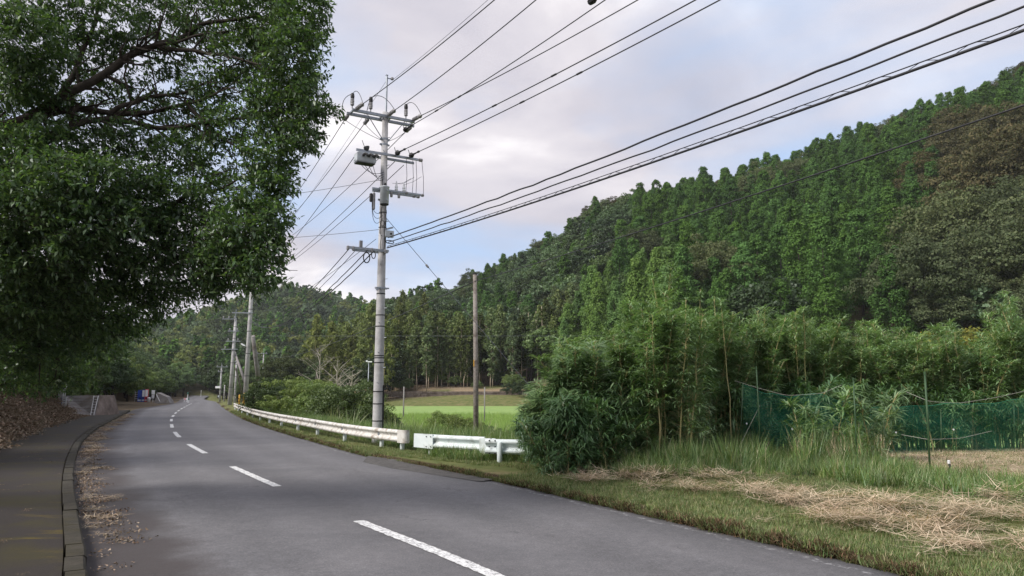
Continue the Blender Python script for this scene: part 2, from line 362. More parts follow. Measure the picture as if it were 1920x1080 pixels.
def road():
    ys = np.concatenate([np.linspace(-40, 0, 30), np.linspace(.4, 40, 150), np.linspace(41, 330, 160)])
    t = np.linspace(0, 1, 29); l, r = Lx(ys), Rx(ys)
    jag = .03 * np.sin(ys * 5.1) + .03 * np.sin(ys * 11.7 + 1) + .02 * np.sin(ys * 23.)
    X = l[:, None] * (1 - t) + (r + jag + .03)[:, None] * t; Y = np.repeat(ys[:, None], len(t), 1)
    Z = roadz(Y) + .05 * (1 - (2 * t - 1) ** 2)[None] - .0
    V = np.stack([X, Y, Z], -1).reshape(-1, 3); n = len(t)
    i, j = np.meshgrid(np.arange(len(ys) - 1), np.arange(n - 1), indexing='ij'); a = (i * n + j).ravel()
    me = meshdata('road', V, np.stack([a, a + 1, a + n + 1, a + n], 1), True)
    wd = (r - l) * COSR
    for nm, v in (('lat', np.repeat(t[None], len(ys), 0)), ('dleft', wd[:, None] * t), ('dright', wd[:, None] * (1 - t))):
        at = me.attributes.new(nm, 'FLOAT', 'POINT'); at.data.foreach_set('value', v.ravel().astype(np.float32))
    m, nt, out = newmat('asphalt'); K = nt.links; b = nd(nt, 'ShaderNodeBsdfPrincipled'); K.new(b.outputs[0], out.inputs[0])
    tc = nd(nt, 'ShaderNodeTexCoord'); v = tc.outputs['Object']
    def at(n): return nd(nt, 'ShaderNodeAttribute', attribute_name=n).outputs['Fac']
    agg = nz(nt, 42, 6, .9, v); mid = nz(nt, 9, 5, .6, v); big = nz(nt, .55, 5, .6, v, .6)
    c = rmp(nt, agg.outputs['Fac'], [(.34, .03), (.45, .10), (.56, .135), (.68, .34)]).outputs[0]
    c = mixc(nt, .30, c, rmp(nt, mid.outputs['Fac'], [(.3, .075), (.5, .12), (.7, .18)]).outputs[0])
    c = mixc(nt, 1.0, c, rmp(nt, big.outputs['Fac'], [(.3, (.80, .80, .83)), (.7, (1.12, 1.10, 1.12))]).outputs[0], 'MULTIPLY')
    wheel = rmp(nt, at('lat'), [(.0, .74), (.10, .90), (.17, 1.16), (.26, .98), (.34, 1.13), (.48, .88), (.60, 1.12), (.70, .96), (.81, 1.14), (.93, .88), (.985, .68)]).outputs[0]
    c = mixc(nt, 1.0, c, wheel, 'MULTIPLY')
    # damp, leaf-stained gutter against the kerb
    wv = nz(nt, .9, 4, .6, v)
    ad = nd(nt, 'ShaderNodeMath', operation='MULTIPLY_ADD'); K.new(wv.outputs['Fac'], ad.inputs[0]); ad.inputs[1].default_value = -1.3; K.new(at('dleft'), ad.inputs[2])
    gut = rmp(nt, ad.outputs[0], [(.0, .8), (.5, .0)]).outputs[0]; c = mixc(nt, gut, c, (.045, .036, .034))
    # the worn remains of an edge line
    el = nd(nt, 'ShaderNodeMath', operation='SUBTRACT'); K.new(at('dright'), el.inputs[0]); el.inputs[1].default_value = .22
    ab = nd(nt, 'ShaderNodeMath', operation='ABSOLUTE'); K.new(el.outputs[0], ab.inputs[0])
    lm = rmp(nt, ab.outputs[0], [(.03, 1.), (.06, 0.)]).outputs[0]; wear = nz(nt, 13, 6, .75, v)
    lw = rmp(nt, wear.outputs['Fac'], [(.5, 0.), (.62, .55)]).outputs[0]; c = mixc(nt, mixc(nt, 1.0, lm, lw, 'MULTIPLY'), c, (.45, .45, .45))
    # hairline cracks
    vo = nd(nt, 'ShaderNodeTexVoronoi', feature='DISTANCE_TO_EDGE'); vo.inputs['Scale'].default_value = .33
    dm = nd(nt, 'ShaderNodeMixRGB', blend_type='ADD'); dm.inputs[0].default_value = 1.2; K.new(v, dm.inputs[1]); K.new(nz(nt, 1.6, 5, .7, v).outputs['Color'], dm.inputs[2]); K.new(dm.outputs[0], vo.inputs['Vector'])
    cr = rmp(nt, vo.outputs['Distance'], [(.0, .6), (.008, 0.)]).outputs[0]; gate = rmp(nt, big.outputs['Fac'], [(.52, 0.), (.60, 1.)]).outputs[0]
    c = mixc(nt, mixc(nt, 1.0, cr, gate, 'MULTIPLY'), c, (.03, .03, .03))
    c = mixc(nt, 1.0, c, (.97, .97, 1.01), 'MULTIPLY')
    K.new(c, b.inputs['Base Color']); b.inputs['Roughness'].default_value = .72; b.inputs['Specular IOR Level'].default_value = .35
    bp = nd(nt, 'ShaderNodeBump'); bp.inputs['Strength'].default_value = .5; bp.inputs['Distance'].default_value = .006
    K.new(agg.outputs['Fac'], bp.inputs['Height']); K.new(bp.outputs[0], b.inputs['Normal'])
    o = link('road', me, m); tag(o, kind='structure'); M['asphalt'] = m
    # centre dashes, each its own painted strip
    A = CPT; d = np.r_[0, np.cumsum(np.hypot(*np.diff(A, axis=0).T))]
    cx = smooth_fn(A); mp, nt, out = newmat('road_paint'); b = nd(nt, 'ShaderNodeBsdfPrincipled'); nt.links.new(b.outputs[0], out.inputs[0])
    tc = nd(nt, 'ShaderNodeTexCoord'); w = nz(nt, 26, 6, .8, tc.outputs['Object'])
    nt.links.new(rmp(nt, w.outputs['Fac'], [(.40, (.14, .14, .15)), (.47, (.50, .51, .52)), (.62, (.74, .75, .76))]).outputs[0], b.inputs['Base Color']); b.inputs['Roughness'].default_value = .7
    s0 = np.interp(G(664, 985)[1], A[:, 1], d); rr = random.Random(4)
    for k in range(-1, 15):
        a0 = s0 + 7.72 * k; 
        if k >= 11: a0 = s0 + 7.72 * k
        L0 = 3.86; q = np.linspace(0, 1, 60) if k < 3 else np.linspace(0, 1, 9); ss = a0 - 3.86 + q * L0
        yy = np.interp(ss, d, A[:, 1]); xx = cx(yy); T = np.stack([np.gradient(xx), np.gradient(yy)], 1); T /= np.linalg.norm(T, axis=1)[:, None]; Nn = np.stack([T[:, 1], -T[:, 0]], 1)
        j1 = np.array([rr.uniform(-.012, .004) for _ in q]) ; j2 = np.array([rr.uniform(-.012, .004) for _ in q])
        tt = (xx - Lx(yy)) / (Rx(yy) - Lx(yy)); zz = roadz(yy) + .05 * (1 - (2 * tt - 1) ** 2) + .006
        a = np.stack([xx - Nn[:, 0] * (.075 + j1), yy - Nn[:, 1] * (.075 + j1), zz], 1); c = np.stack([xx + Nn[:, 0] * (.075 + j2), yy + Nn[:, 1] * (.075 + j2), zz], 1)
        n = len(q); link('lane_dash', meshdata('lane_dash', np.vstack([a, c]), [(i, i + n, i + n + 1, i + 1) for i in range(n - 1)]), mp, o)
    # side apron between the guardrails
    ap = [G(*p)[:2] for p in ((690, 859), (760, 868), (830, 876), (890, 884), (955, 888), (975, 896), (900, 905), (820, 893), (730, 880), (680, 868))]
    V = [(p[0], p[1], .055 if i < 6 else .02) for i, p in enumerate(ap)]
    link('side_apron', meshdata('side_apron', V, [tuple(reversed(range(len(V))))]), surf('apron_asphalt', (.05, .048, .047), (.10, .096, .094), 8, .85, bump=.4, bscale=90)); tag(bpy.data.objects['side_apron'], kind='structure')
road()

def footpath():
    ys = np.concatenate([np.linspace(-30, 0, 16), np.linspace(1, 30, 60), np.linspace(31, 62, 30)])
    e0, e1 = .19 / COSR, (WALK + .1) / COSR; t = np.linspace(0, 1, 9); l = Lx(ys)
    X = (l - e0)[:, None] * (1 - t) + (l - e1 - .12 * np.sin(ys * 1.3))[:, None] * t; Y = np.repeat(ys[:, None], 9, 1); Z = .115 + .012 * np.sin(X * 2 + Y)
    n = 9; i, j = np.meshgrid(np.arange(len(ys) - 1), np.arange(n - 1), indexing='ij'); a = (i * n + j).ravel()
    me = meshdata('footpath', np.stack([X, Y, Z], -1).reshape(-1, 3), np.stack([a, a + n, a + n + 1, a + 1], 1), True)
    m, nt, out = newmat('mossy_asphalt'); K = nt.links; b = nd(nt, 'ShaderNodeBsdfPrincipled'); K.new(b.outputs[0], out.inputs[0])
    v = nd(nt, 'ShaderNodeTexCoord').outputs['Object']
    c = rmp(nt, nz(nt, 130, 3, .7, v).outputs['Fac'], [(.3, (.018, .015, .014)), (.7, (.048, .041, .038))]).outputs[0]
    c = mixc(nt, rmp(nt, nz(nt, .9, 6, .65, v, .4).outputs['Fac'], [(.46, 0.), (.62, .6)]).outputs[0], c, (.048, .043, .014))
    mp = nd(nt, 'ShaderNodeMapping'); K.new(v, mp.inputs[0]); mp.inputs['Scale'].default_value = (.6, 2.6, 1); mp.inputs['Location'].default_value = (.3, .62, 0)
    c = mixc(nt, rmp(nt, nz(nt, .62, 7, .75, mp.outputs[0]).outputs['Fac'], [(.58, 0.), (.68, .8)]).outputs[0], c, (.13, .10, .012))
    K.new(c, b.inputs['Base Color']); b.inputs['Roughness'].default_value = .8; b.inputs['Specular IOR Level'].default_value = .25
    bp = nd(nt, 'ShaderNodeBump'); bp.inputs['Strength'].default_value = .6; bp.inputs['Distance'].default_value = .008; K.new(nz(nt, 90, 4, .7, v).outputs['Fac'], bp.inputs['Height']); K.new(bp.outputs[0], b.inputs['Normal'])
    tag(link('footpath', me, m), kind='structure')
    kb = empty('kerb', (0, 0, 0)); kb['kind'] = 'structure'
    mk = surf('kerb_concrete', (.028, .026, .02), (.056, .05, .04), 5, .9, bump=.5, bscale=40, c3=(.04, .034, .014), s3=1.3)
    y = -2.0; rr = random.Random(2)
    while y < 62:
        st = .53; y2 = y + st; a = np.array([float(Lx(y)), y]); b2 = np.array([float(Lx(y2)), y2]); T = b2 - a; L = np.linalg.norm(T); T /= L; Nn = np.array([-T[1], T[0]])
        if Nn[0] > 0: Nn = -Nn
        c = (a + b2) / 2 + Nn * .085; h = .130 + rr.uniform(-.009, .006); w = .165; hl = L / 2 - .006; V = []
        off = rr.uniform(-.007, .007)
        for u in (-hl, hl):
            for (q, zz) in ((-w / 2 + off, -.12), (-w / 2 + off + .0, h - .02), (-w / 2 + .022 + off, h), (w / 2 + off, h), (w / 2 + off, -.12)):
                V.append((c[0] + T[0] * u - Nn[0] * -q, c[1] + T[1] * u + Nn[1] * q, zz))
        F = [(0, 1, 2, 3, 4), (9, 8, 7, 6, 5)] + [(i, i + 5, (i + 1) % 5 + 5, (i + 1) % 5) for i in range(5)]
        link('kerb_stone', meshdata('kerb_stone', V, F), mk, kb); y = y2
footpath()

def paddy():
    # flat green rice fields between the road and the wooded hill
    xs = np.linspace(-60, 70, 70); ys = np.linspace(27, 119, 70); X, Y = np.meshgrid(xs, ys, indexing='ij')
    keep = (X - Rx(Y)) * COSR > 7.5 + 1.5 * np.sin(Y * .3); Z = -.62 + 0 * X
    n = 70; i, j = np.meshgrid(np.arange(n - 1), np.arange(n - 1), indexing='ij'); a = (i * n + j).ravel(); a = a[keep[:-1, :-1].ravel()]
    me = meshdata('paddy_field', np.stack([X, Y, Z], -1).reshape(-1, 3), np.stack([a, a + n, a + n + 1, a + 1], 1))
    tag(link('paddy_field', me, surf('young_rice', (.17, .27, .08), (.24, .34, .10), .5, .9, bump=.9, bscale=6, c3=(.22, .32, .11), s3=.05)), kind='structure')
paddy()
print('ground done')

# ------------------------------------------------------------------ foliage makers
def unit(v): return v / (np.linalg.norm(v, axis=-1, keepdims=True) + 1e-9)
def rdir(n, r=rng):
    return unit(r.normal(size=(n, 3)))
def cards(c, nrm, size, r=rng, aspect=1.0):
    """one kite-shaped leaf clump per point, facing roughly nrm"""
    n = len(c); t = unit(np.cross(nrm, rdir(n, r))); b = np.cross(nrm, t); s = size[:, None]
    k = r.uniform(.55, 1.1, (n, 4, 1))
    V = np.stack([c + t * s * k[:, 0], c + b * s * aspect * k[:, 1], c - t * s * k[:, 2], c - b * s * aspect * k[:, 3]], 1)
    V += r.normal(size=V.shape) * s[:, None] * .18
    return V.reshape(-1, 3), np.arange(4 * n).reshape(n, 4)
def tufts(C, Rr, m, size, r=rng, up=.35, flat=.8, jit=.55):
    """m clumps spread over each tuft (centre C, radius Rr)"""
    n = len(C); d = rdir(n * m, r).reshape(n, m, 3); d[..., 2] += up; d = unit(d)
    pos = C[:, None] + d * Rr[:, None, None] * r.uniform(.55, 1.05, (n, m, 1)) * np.array([1, 1, flat])
    nr = unit(d + r.normal(size=d.shape) * jit)
    return cards(pos.reshape(-1, 3), nr.reshape(-1, 3), size * r.uniform(.6, 1.3, n * m), r)
def trunk_mesh(h, r0, r1, bend, r, branches=0, bl=1.5, n=7):
    mb = MB(); z = np.linspace(-.3, h, 6); off = np.cumsum(r.normal(size=(6, 2)) * bend, 0); off[0] = off[1] = 0
    pts = np.column_stack([off, z]); mb.tube(pts, np.linspace(r0, r1, 6), n)
    for k in range(branches):
        t = r.uniform(.35, .95); p = pts[0] + (pts[-1] - pts[0]) * t; p[:2] = [np.interp(p[2], z, off[:, 0]), np.interp(p[2], z, off[:, 1])]
        a = r.uniform(0, 6.28); L = bl * r.uniform(.6, 1.2); q = p + np.array([math.cos(a) * L, math.sin(a) * L, L * r.uniform(.4, .9)])
        m = (p + q) / 2 + np.array([0, 0, -.08 * L]); mb.tube([p, m, q], [r0 * .35, r0 * .22, r0 * .08], 5)
    return mb
def cedar_crown(seed, Ht=13, R=3.15, m=84, size=.125, nt=115):
    r = np.random.default_rng(seed); t = np.sort(r.uniform(0, 1, nt) ** .85); z = Ht * (.10 + .90 * t)
    prof = R * np.clip((1.03 - t), 0, 1) ** (.46 + .07 * (seed % 4)) * (.78 + .22 * np.sin(t * 19 + seed)); a = r.uniform(0, 6.28, nt) + t * 40
    prof = prof * r.uniform(.72, 1.08, nt); C = np.column_stack([np.cos(a) * prof, np.sin(a) * prof, z - .12 * prof])
    Rr = (.50 + .50 * (1 - t)) * r.uniform(.8, 1.25, nt)
    return tufts(C, Rr, m, size, r, .8, 1.1, .22)
def broad_crown(seed, Ht=10, R=4.2, m=64, size=.20, nt=120, base=.25, low=-.35, sub=.9):
    r = np.random.default_rng(seed); d = rdir(nt, r); d[:, 2] = np.abs(d[:, 2]) * (r.uniform(size=nt) > .25) - .35 * (r.uniform(size=nt) < .3) * np.abs(d[:, 2])
    lob = 1 + .22 * np.sin(d[:, 0] * 4 + seed) * np.sin(d[:, 1] * 5 + seed * 2) + r.uniform(-.12, .1, nt)
    rad = r.uniform(.55, 1, nt) ** .5; cz = Ht * (base + (1 - base) * .42); hz = Ht * (1 - base) * .56
    C = np.column_stack([d[:, 0] * R * lob * rad, d[:, 1] * R * lob * rad, cz + d[:, 2] * hz * lob * rad])
    return tufts(C, sub * r.uniform(.65, 1.3, nt), m, size, r, .6, .66, .42)
def stem_crown(seed, Ht=13, R=1.7, m=26, size=.20, nt=64):
    nt = int(nt * 1.3); r = np.random.default_rng(seed); t = r.uniform(0, 1, nt); a = r.uniform(0, 6.28, nt); q = R * np.sin(np.pi * np.clip(t * .9 + .12, 0, 1)) ** .7 * r.uniform(.2, 1, nt)
    C = np.column_stack([np.cos(a) * q, np.sin(a) * q, Ht * (.20 + .80 * t ** .8)]); return tufts(C, r.uniform(.35, .7, nt) * (.6 + .4 * t), m, size, r, .3, 1.25, .8)
def species(kind, crown, seeds, trunk, mat, bark, group):
    out = []
    for s in seeds:
        V, F = crown(s); cm = meshdata(kind + '_crown', V, F); cm.materials.append(mat)
        mb = trunk(np.random.default_rng(s + 50)); tm = meshdata(kind + '_trunk', np.concatenate(mb.V), mb.F, True); tm.materials.append(bark); out.append((cm, tm))
    return out
def joined(kind, pairs):
    """crown and trunk in one mesh, for trees too far off to show their parts"""
    out = []
    for cm, tm in pairs:
        V = []; F = []; n = 0; mi = []
        for k, me in enumerate((cm, tm)):
            co = np.empty(len(me.vertices) * 3, np.float32); me.vertices.foreach_get('co', co); V.append(co.reshape(-1, 3))
            F += [tuple(v + n for v in p.vertices) for p in me.polygons]; mi += [k] * len(me.polygons); n += len(me.vertices)
        me = bpy.data.meshes.new(kind); me.from_pydata(np.concatenate(V).tolist(), [], F); me.update(); me.materials.append(cm.materials[0]); me.materials.append(tm.materials[0])
        me.polygons.foreach_set('material_index', mi); out.append(me)
    return out
def plant(kind, pair, x, y, s, label, cat, group, z=None, rz=None, sz=None, parts=True, sink=.15):
    z = Hs(x, y) - sink if z is None else z; rz = random.uniform(0, 6.28) if rz is None else rz
    if parts:
        e = empty(kind, (x, y, z), label, cat, group, rz); e.scale = (s, s, s if sz is None else sz)
        link('crown', pair[0], None, e); link('trunk', pair[1], None, e)
    else:
        e = link(kind, pair, None, None, (x, y, z)); e.rotation_euler = (0, 0, rz); e.scale = (s, s, s if sz is None else sz); tag(e, label, cat, group)
    return e
def scatter(name, pts, rz, sc, variants, pick=None, tilt=None, kind='stuff', label=None, cat=None):
    """one stuff object: points that carry instances of the given meshes"""
    pts = np.asarray(pts, np.float32); n = len(pts); me = bpy.data.meshes.new(name); me.vertices.add(n); me.vertices.foreach_set('co', pts.ravel())
    rot = np.zeros((n, 3), np.float32); rot[:, 2] = rz
    if tilt is not None: rot[:, :2] = tilt
    a = me.attributes.new('rot', 'FLOAT_VECTOR', 'POINT'); a.data.foreach_set('vector', rot.ravel())
    sc = np.asarray(sc, np.float32); sc = np.repeat(sc[:, None], 3, 1) if sc.ndim == 1 else sc
    a = me.attributes.new('scl', 'FLOAT_VECTOR', 'POINT'); a.data.foreach_set('vector', sc.ravel())
    pick = rng.integers(0, len(variants), n) if pick is None else pick
    a = me.attributes.new('pick', 'INT', 'POINT'); a.data.foreach_set('value', np.asarray(pick, np.int32))
    col = bpy.data.collections.new(name + '_kinds')
    for i, v in enumerate(variants): col.objects.link(bpy.data.objects.new('%s_%02d' % (name, i), v))
    o = link(name, me); ng = bpy.data.node_groups.new(name, 'GeometryNodeTree'); N = ng.nodes; K = ng.links
    ng.interface.new_socket('Geometry', in_out='INPUT', socket_type='NodeSocketGeometry'); ng.interface.new_socket('Geometry', in_out='OUTPUT', socket_type='NodeSocketGeometry')
    gi = N.new('NodeGroupInput'); go = N.new('NodeGroupOutput'); ip = N.new('GeometryNodeInstanceOnPoints'); ci = N.new('GeometryNodeCollectionInfo')
    ci.inputs['Collection'].default_value = col; ci.inputs['Separate Children'].default_value = True; ci.inputs['Reset Children'].default_value = True
    def na(nm, ty):
        q = N.new('GeometryNodeInputNamedAttribute'); q.data_type = ty; q.inputs['Name'].default_value = nm; return q.outputs['Attribute']
    ip.inputs['Pick Instance'].default_value = True
    K.new(gi.outputs[0], ip.inputs['Points']); K.new(ci.outputs[0], ip.inputs['Instance']); K.new(na('pick', 'INT'), ip.inputs['Instance Index'])
    K.new(na('rot', 'FLOAT_VECTOR'), ip.inputs['Rotation']); K.new(na('scl', 'FLOAT_VECTOR'), ip.inputs['Scale']); K.new(ip.outputs[0], go.inputs[0])
    md = o.modifiers.new('scatter', 'NODES'); md.node_group = ng; tag(o, label, cat, None, kind); return o

SP_ = {}
thin = lambda r: trunk_mesh(11, .2, .04, .05, r)
SP_['cedar'] = species('cedar', lambda s: cedar_crown(s), (1, 2, 3, 4, 5), thin, M['cedar'], M['bark'], None)
SP_['cedar_light'] = species('cedar_light', lambda s: cedar_crown(s, 12, 2.2), (11, 12, 13), thin, M['cedar_light'], M['bark'], None)
bt = lambda r: trunk_mesh(7, .3, .1, .12, r, 5, 2.2)
SP_['broad'] = species('broad', lambda s: broad_crown(s), (21, 22, 23, 24), bt, M['broad'], M['bark'], None)
SP_['grey_green'] = species('grey_green', lambda s: broad_crown(s, 10, 4.6, 150, .11, 150), (31, 32), bt, M['grey_green'], M['bark'], None)
SP_['rust'] = species('rust', lambda s: broad_crown(s, 10, 4.6, 150, .11, 150), (33, 34), bt, M['rust'], M['bark'], None)
SP_['yellow'] = species('yellow', lambda s: broad_crown(s, 8, 3.4, 80, .13, 80), (35, 36), bt, M['yellow'], M['bark'], None)
SP_['stem'] = species('stem', lambda s: stem_crown(s), (41, 42, 43, 44), lambda r: trunk_mesh(12, .10, .035, .14, r, 6, 1.1), M['stemleaf'], M['pale_bark'], None)
SP_['bamboo_far'] = species('bamboo_far', lambda s: stem_crown(s, 13, 2.2, 34, .22, 60), (51, 52), lambda r: trunk_mesh(12, .08, .03, .10, r), M['bamboo_far'], M['culm'], None)
SP_['near'] = species('near', lambda s: broad_crown(s, 9, 4.0, 130, .125, 160, .06, sub=.78), (61, 62, 63), bt, M['near_leaf'], M['bark'], None)
SP_['near_light'] = species('near_light', lambda s: broad_crown(s, 7, 3.4, 130, .11, 120, .05, sub=.7), (64, 65), bt, M['shrub'], M['bark'], None)
SP_['shrub'] = species('shrub', lambda s: broad_crown(s, 3.2, 2.3, 150, .05, 120, .0, sub=.40), (71, 72, 73), lambda r: trunk_mesh(2.2, .08, .03, .08, r, 7, 1.0), M['shrub'], M['bark'], None)
SP_['dark_shrub'] = species('dark_shrub', lambda s: broad_crown(s, 3.2, 2.3, 150, .05, 120, .0, sub=.40), (74,), lambda r: trunk_mesh(2.2, .08, .03, .08, r, 7, 1.0), M['broad'], M['bark'], None)
# cheap far versions, joined
SP_['far_broad'] = joined('far_broad', species('fb', lambda s: broad_crown(s, 10, 4.4, 16, .55, 55, .1, sub=1.1), (81, 82, 83), lambda r: trunk_mesh(6, .3, .1, .1, r, 0, 1, 4), M['broad_far'], M['bark'], None))
SP_['far_cedar'] = joined('far_cedar', species('fc', lambda s: cedar_crown(s, 12, 2.2, 12, .5, 50), (84, 85, 86), lambda r: trunk_mesh(10, .2, .05, .05, r, 0, 1, 4), M['cedar'], M['bark'], None))
SP_['far_yellow'] = joined('far_yellow', species('fy', lambda s: broad_crown(s, 10, 4.0, 16, .5, 50, .1, sub=1.1), (87, 88), lambda r: trunk_mesh(6, .3, .1, .1, r, 0, 1, 4), M['bamboo_far'], M['bark'], None))
print('species done')

# ------------------------------------------------------------------ woods on the hills
def jgrid(a0, a1, y0, y1, sp, seed):
    """jittered points, even in ground area, between two bearings (x/y) and two depths"""
    r = np.random.default_rng(seed); out = []; y = y0
    while y < y1:
        n = max(1, int((a1 - a0) * y / sp)); x = (a0 + (a1 - a0) * (np.arange(n) + .5) / n) * y
        out.append(np.column_stack([x + r.uniform(-.42, .42, n) * sp, y + r.uniform(-.42, .42, n) * sp])); y += sp
    return np.concatenate(out)
nvn = lambda a, b, s: .5 + .5 * np.sin(a * s + 2.1 * np.sin(b * s * .7)) * np.sin(b * s * 1.1 + 1.3 * np.sin(a * s * .8))
LAB = {
 'cedar': ('tall green cedar with a rounded tip in the plantation on the steep hillside', 'tree', 'cedars planted over the steep hillside', 'cedar_tree'),
 'cedar_light': ('pale yellow-green cedar standing at the foot of the slope above the bamboo', 'tree', 'pale cedars at the foot of the hill', 'cedar_tree'),
 'broad': ('dark green broadleaf tree on the hill among the cedars and ridge woods', 'tree', 'dark broadleaf trees on the hill', 'broadleaf_tree'),
 'grey_green': ('grey-green spreading broadleaf tree low on the hillside beside the cedars', 'tree', 'grey-green broadleaf trees', 'broadleaf_tree'),
 'rust': ('rust-brown tinged broadleaf tree on the slope above the grey-green trees', 'tree', 'rust-brown broadleaf trees', 'broadleaf_tree'),
 'yellow': ('small tree with yellowing leaves just above the bamboo tops', 'tree', 'yellowing trees above the bamboo', 'broadleaf_tree'),
 'stem': ('slender tree with a bare pale stem at the wood edge behind the paddies', 'tree', 'slender pale-stemmed trees behind the paddies', 'slender_tree'),
 'bamboo_far': ('feathery yellow-green bamboo clump on the slope beside the slender trees', 'bamboo', 'feathery bamboo on the slope', 'tall_bamboo'),
}
def woods():
    pts = jgrid(-.27, .82, 84, 330, 5.2, 5); z, dR, dL, t1, t2 = H(pts[:, 0], pts[:, 1], True)
    ok = (t1 > .0) & (t1 < 1.06) & (dR > 8); pts, z, t1 = pts[ok], z[ok], t1[ok]
    px, py = proj(pts[:, 0], pts[:, 1], z + 6); n1 = nvn(pts[:, 0], pts[:, 1], .045); n2 = nvn(pts[:, 1] + 50, pts[:, 0], .09); r = np.random.default_rng(3)
    sp = []
    for i in range(len(pts)):
        a, b, u, v = px[i], py[i], n1[i], n2[i]; q = r.uniform()
        if a < 1050 + 40 * v:
            s = 'broad'
            if t1[i] < .30 and a < 800 + 60 * v: s = 'bamboo_far' if q < .75 else 'broad'
            elif q < .12: s = 'cedar'
            elif q < .22: s = 'grey_green'
        elif t1[i] > .86 - .08 * v and q < .93: s = 'broad' if q < .62 else 'rust'
        elif a < 1180 + 50 * v and b < 560: s = 'broad' if q < .7 else ('cedar' if q < .9 else 'grey_green')
        elif a < 1270 and b > 500: s = 'cedar_light'
        elif a > 1800 - 60 * v and 285 < b < 425: s = 'rust' if q < .8 else 'broad'
        elif a > 1690 + 50 * v and 405 <= b < 590: s = 'grey_green' if q < .85 else 'broad'
        elif b > 560 and a > 1700: s = 'yellow' if q < .35 else 'grey_green'
        elif b > 540 and a > 1290 and q < .6: s = 'broad'
        else: s = 'cedar' if q < .96 else 'grey_green'
        sp.append(s)
    sp = np.array(sp); wide = np.isin(sp, ['broad', 'grey_green', 'rust', 'yellow'])
    keep = ~wide | (r.uniform(size=len(sp)) < np.where(np.isin(sp, ['rust', 'grey_green']) & (px > 1500) & (py < 540), .44, .66)); pts, z, px, py, sp, t1 = pts[keep], z[keep], px[keep], py[keep], sp[keep], t1[keep]
    d = np.hypot(pts[:, 0], pts[:, 1]); infr = (px > -60) & (px < 1990)
    order = np.argsort(d + 1000 * ~infr); cnt = {}
    rest = {k: [] for k in LAB}
    for i in order:
        s = sp[i]; kind = LAB[s][3]; cnt[kind] = cnt.get(kind, 0) + 1
        sc = r.uniform(.72, 1.34)
        if s in ('grey_green', 'rust'): sc *= 1.5 if px[i] > 1500 and t1[i] < .85 else 1.1
        sc *= 1 - .32 * float(sstep(.62, .92, t1[i]))
        lim = {'cedar_tree': 290, 'broadleaf_tree': 230}.get(kind, 200)
        if infr[i] and cnt[kind] <= lim:
            pr = SP_[s]; zn = min(2, int(t1[i] * 5)); lb, gpn = LAB[s][0], LAB[s][2]
            if s in ('cedar', 'broad', 'grey_green', 'rust'): wz = ('on the lowest part of the slope', 'a third of the way up the slope', 'high on the slope')[zn]; lb = lb.replace('in the plantation on the steep hillside', wz).replace('on the hill among the cedars and ridge woods', wz).replace('low on the hillside beside the cedars', wz).replace('on the slope above the grey-green trees', wz); gpn = gpn.split(' over ')[0].split(' on the ')[0] + ' ' + wz
            plant(kind, pr[int(r.integers(len(pr)))], pts[i, 0], pts[i, 1], sc, lb, LAB[s][1], gpn, z=z[i] - .4, sz=sc * r.uniform(.9, 1.12))
        else: rest[s].append((pts[i, 0], pts[i, 1], z[i] - .4, sc))
    for s, L in rest.items():
        if not L: continue
        A = np.array(L); v = joined(s, SP_[s]) if s not in ('cedar',) else joined(s, SP_[s])
        scatter({'cedar': 'upper_cedar_forest', 'broad': 'upper_broadleaf_forest'}.get(s, LAB[s][3].replace('tree', '') + 'forest'), A[:, :3], r.uniform(0, 6.28, len(A)), A[:, 3], v)
    print('hill1', len(pts), cnt)
    # far hill across the valley, straight down the road
    pts = jgrid(-.62, -.10, 200, 545, 7.2, 8); z, dR, dL, t1, t2 = H(pts[:, 0], pts[:, 1], True)
    ok = (t2 > 0) & (t2 < 1.05) & ((t1 < 0) | (z > 0)) & (np.abs(z) < 200); pts, z, t2 = pts[ok], z[ok], t2[ok]
    n1 = nvn(pts[:, 0], pts[:, 1], .03); q = r.uniform(size=len(pts)); pick = np.where(q < .14 + .5 * (n1 > .72), 4, np.where(q > .86 + .0 * n1, 7, 0))
    pick = np.where(pick == 4, 3 + r.integers(0, 3, len(pts)), np.where(pick == 7, 6 + r.integers(0, 2, len(pts)), r.integers(0, 3, len(pts))))
    sc = r.uniform(.8, 1.35, len(pts))
    d = pts[:, 1]; px, py = proj(pts[:, 0], pts[:, 1], z + 6); order = np.argsort(d + 2000 * ((px < 250) | (px > 760)))
    allv = SP_['far_broad'] + SP_['far_cedar'] + SP_['far_yellow']; nb = nc = 0; rest = []
    for i in order:
        c = 3 <= pick[i] < 6
        if 250 < px[i] < 760 and ((c and nc < 8) or (not c and nb < 65)):
            nc += c; nb += not c
            plant('cedar_tree' if c else 'broadleaf_tree', allv[pick[i]], pts[i, 0], pts[i, 1], sc[i], 'pointed dark cedar low on the far hill beyond the road' if c else ('yellow-green tree low on the far hill beyond the road' if pick[i] > 5 else 'rounded green tree low on the far hill beyond the road'),
                  'tree', 'cedars on the far hill' if c else ('yellow-green trees on the far hill' if pick[i] > 5 else 'rounded trees on the far hill'), z=z[i] - .5, parts=False)
        else: rest.append(i)
    rest = np.array(rest); scatter('far_hill_forest', np.column_stack([pts[rest], z[rest] - .5]), r.uniform(0, 6.28, len(rest)), sc[rest], allv, pick[rest])
    print('hill2', len(pts))
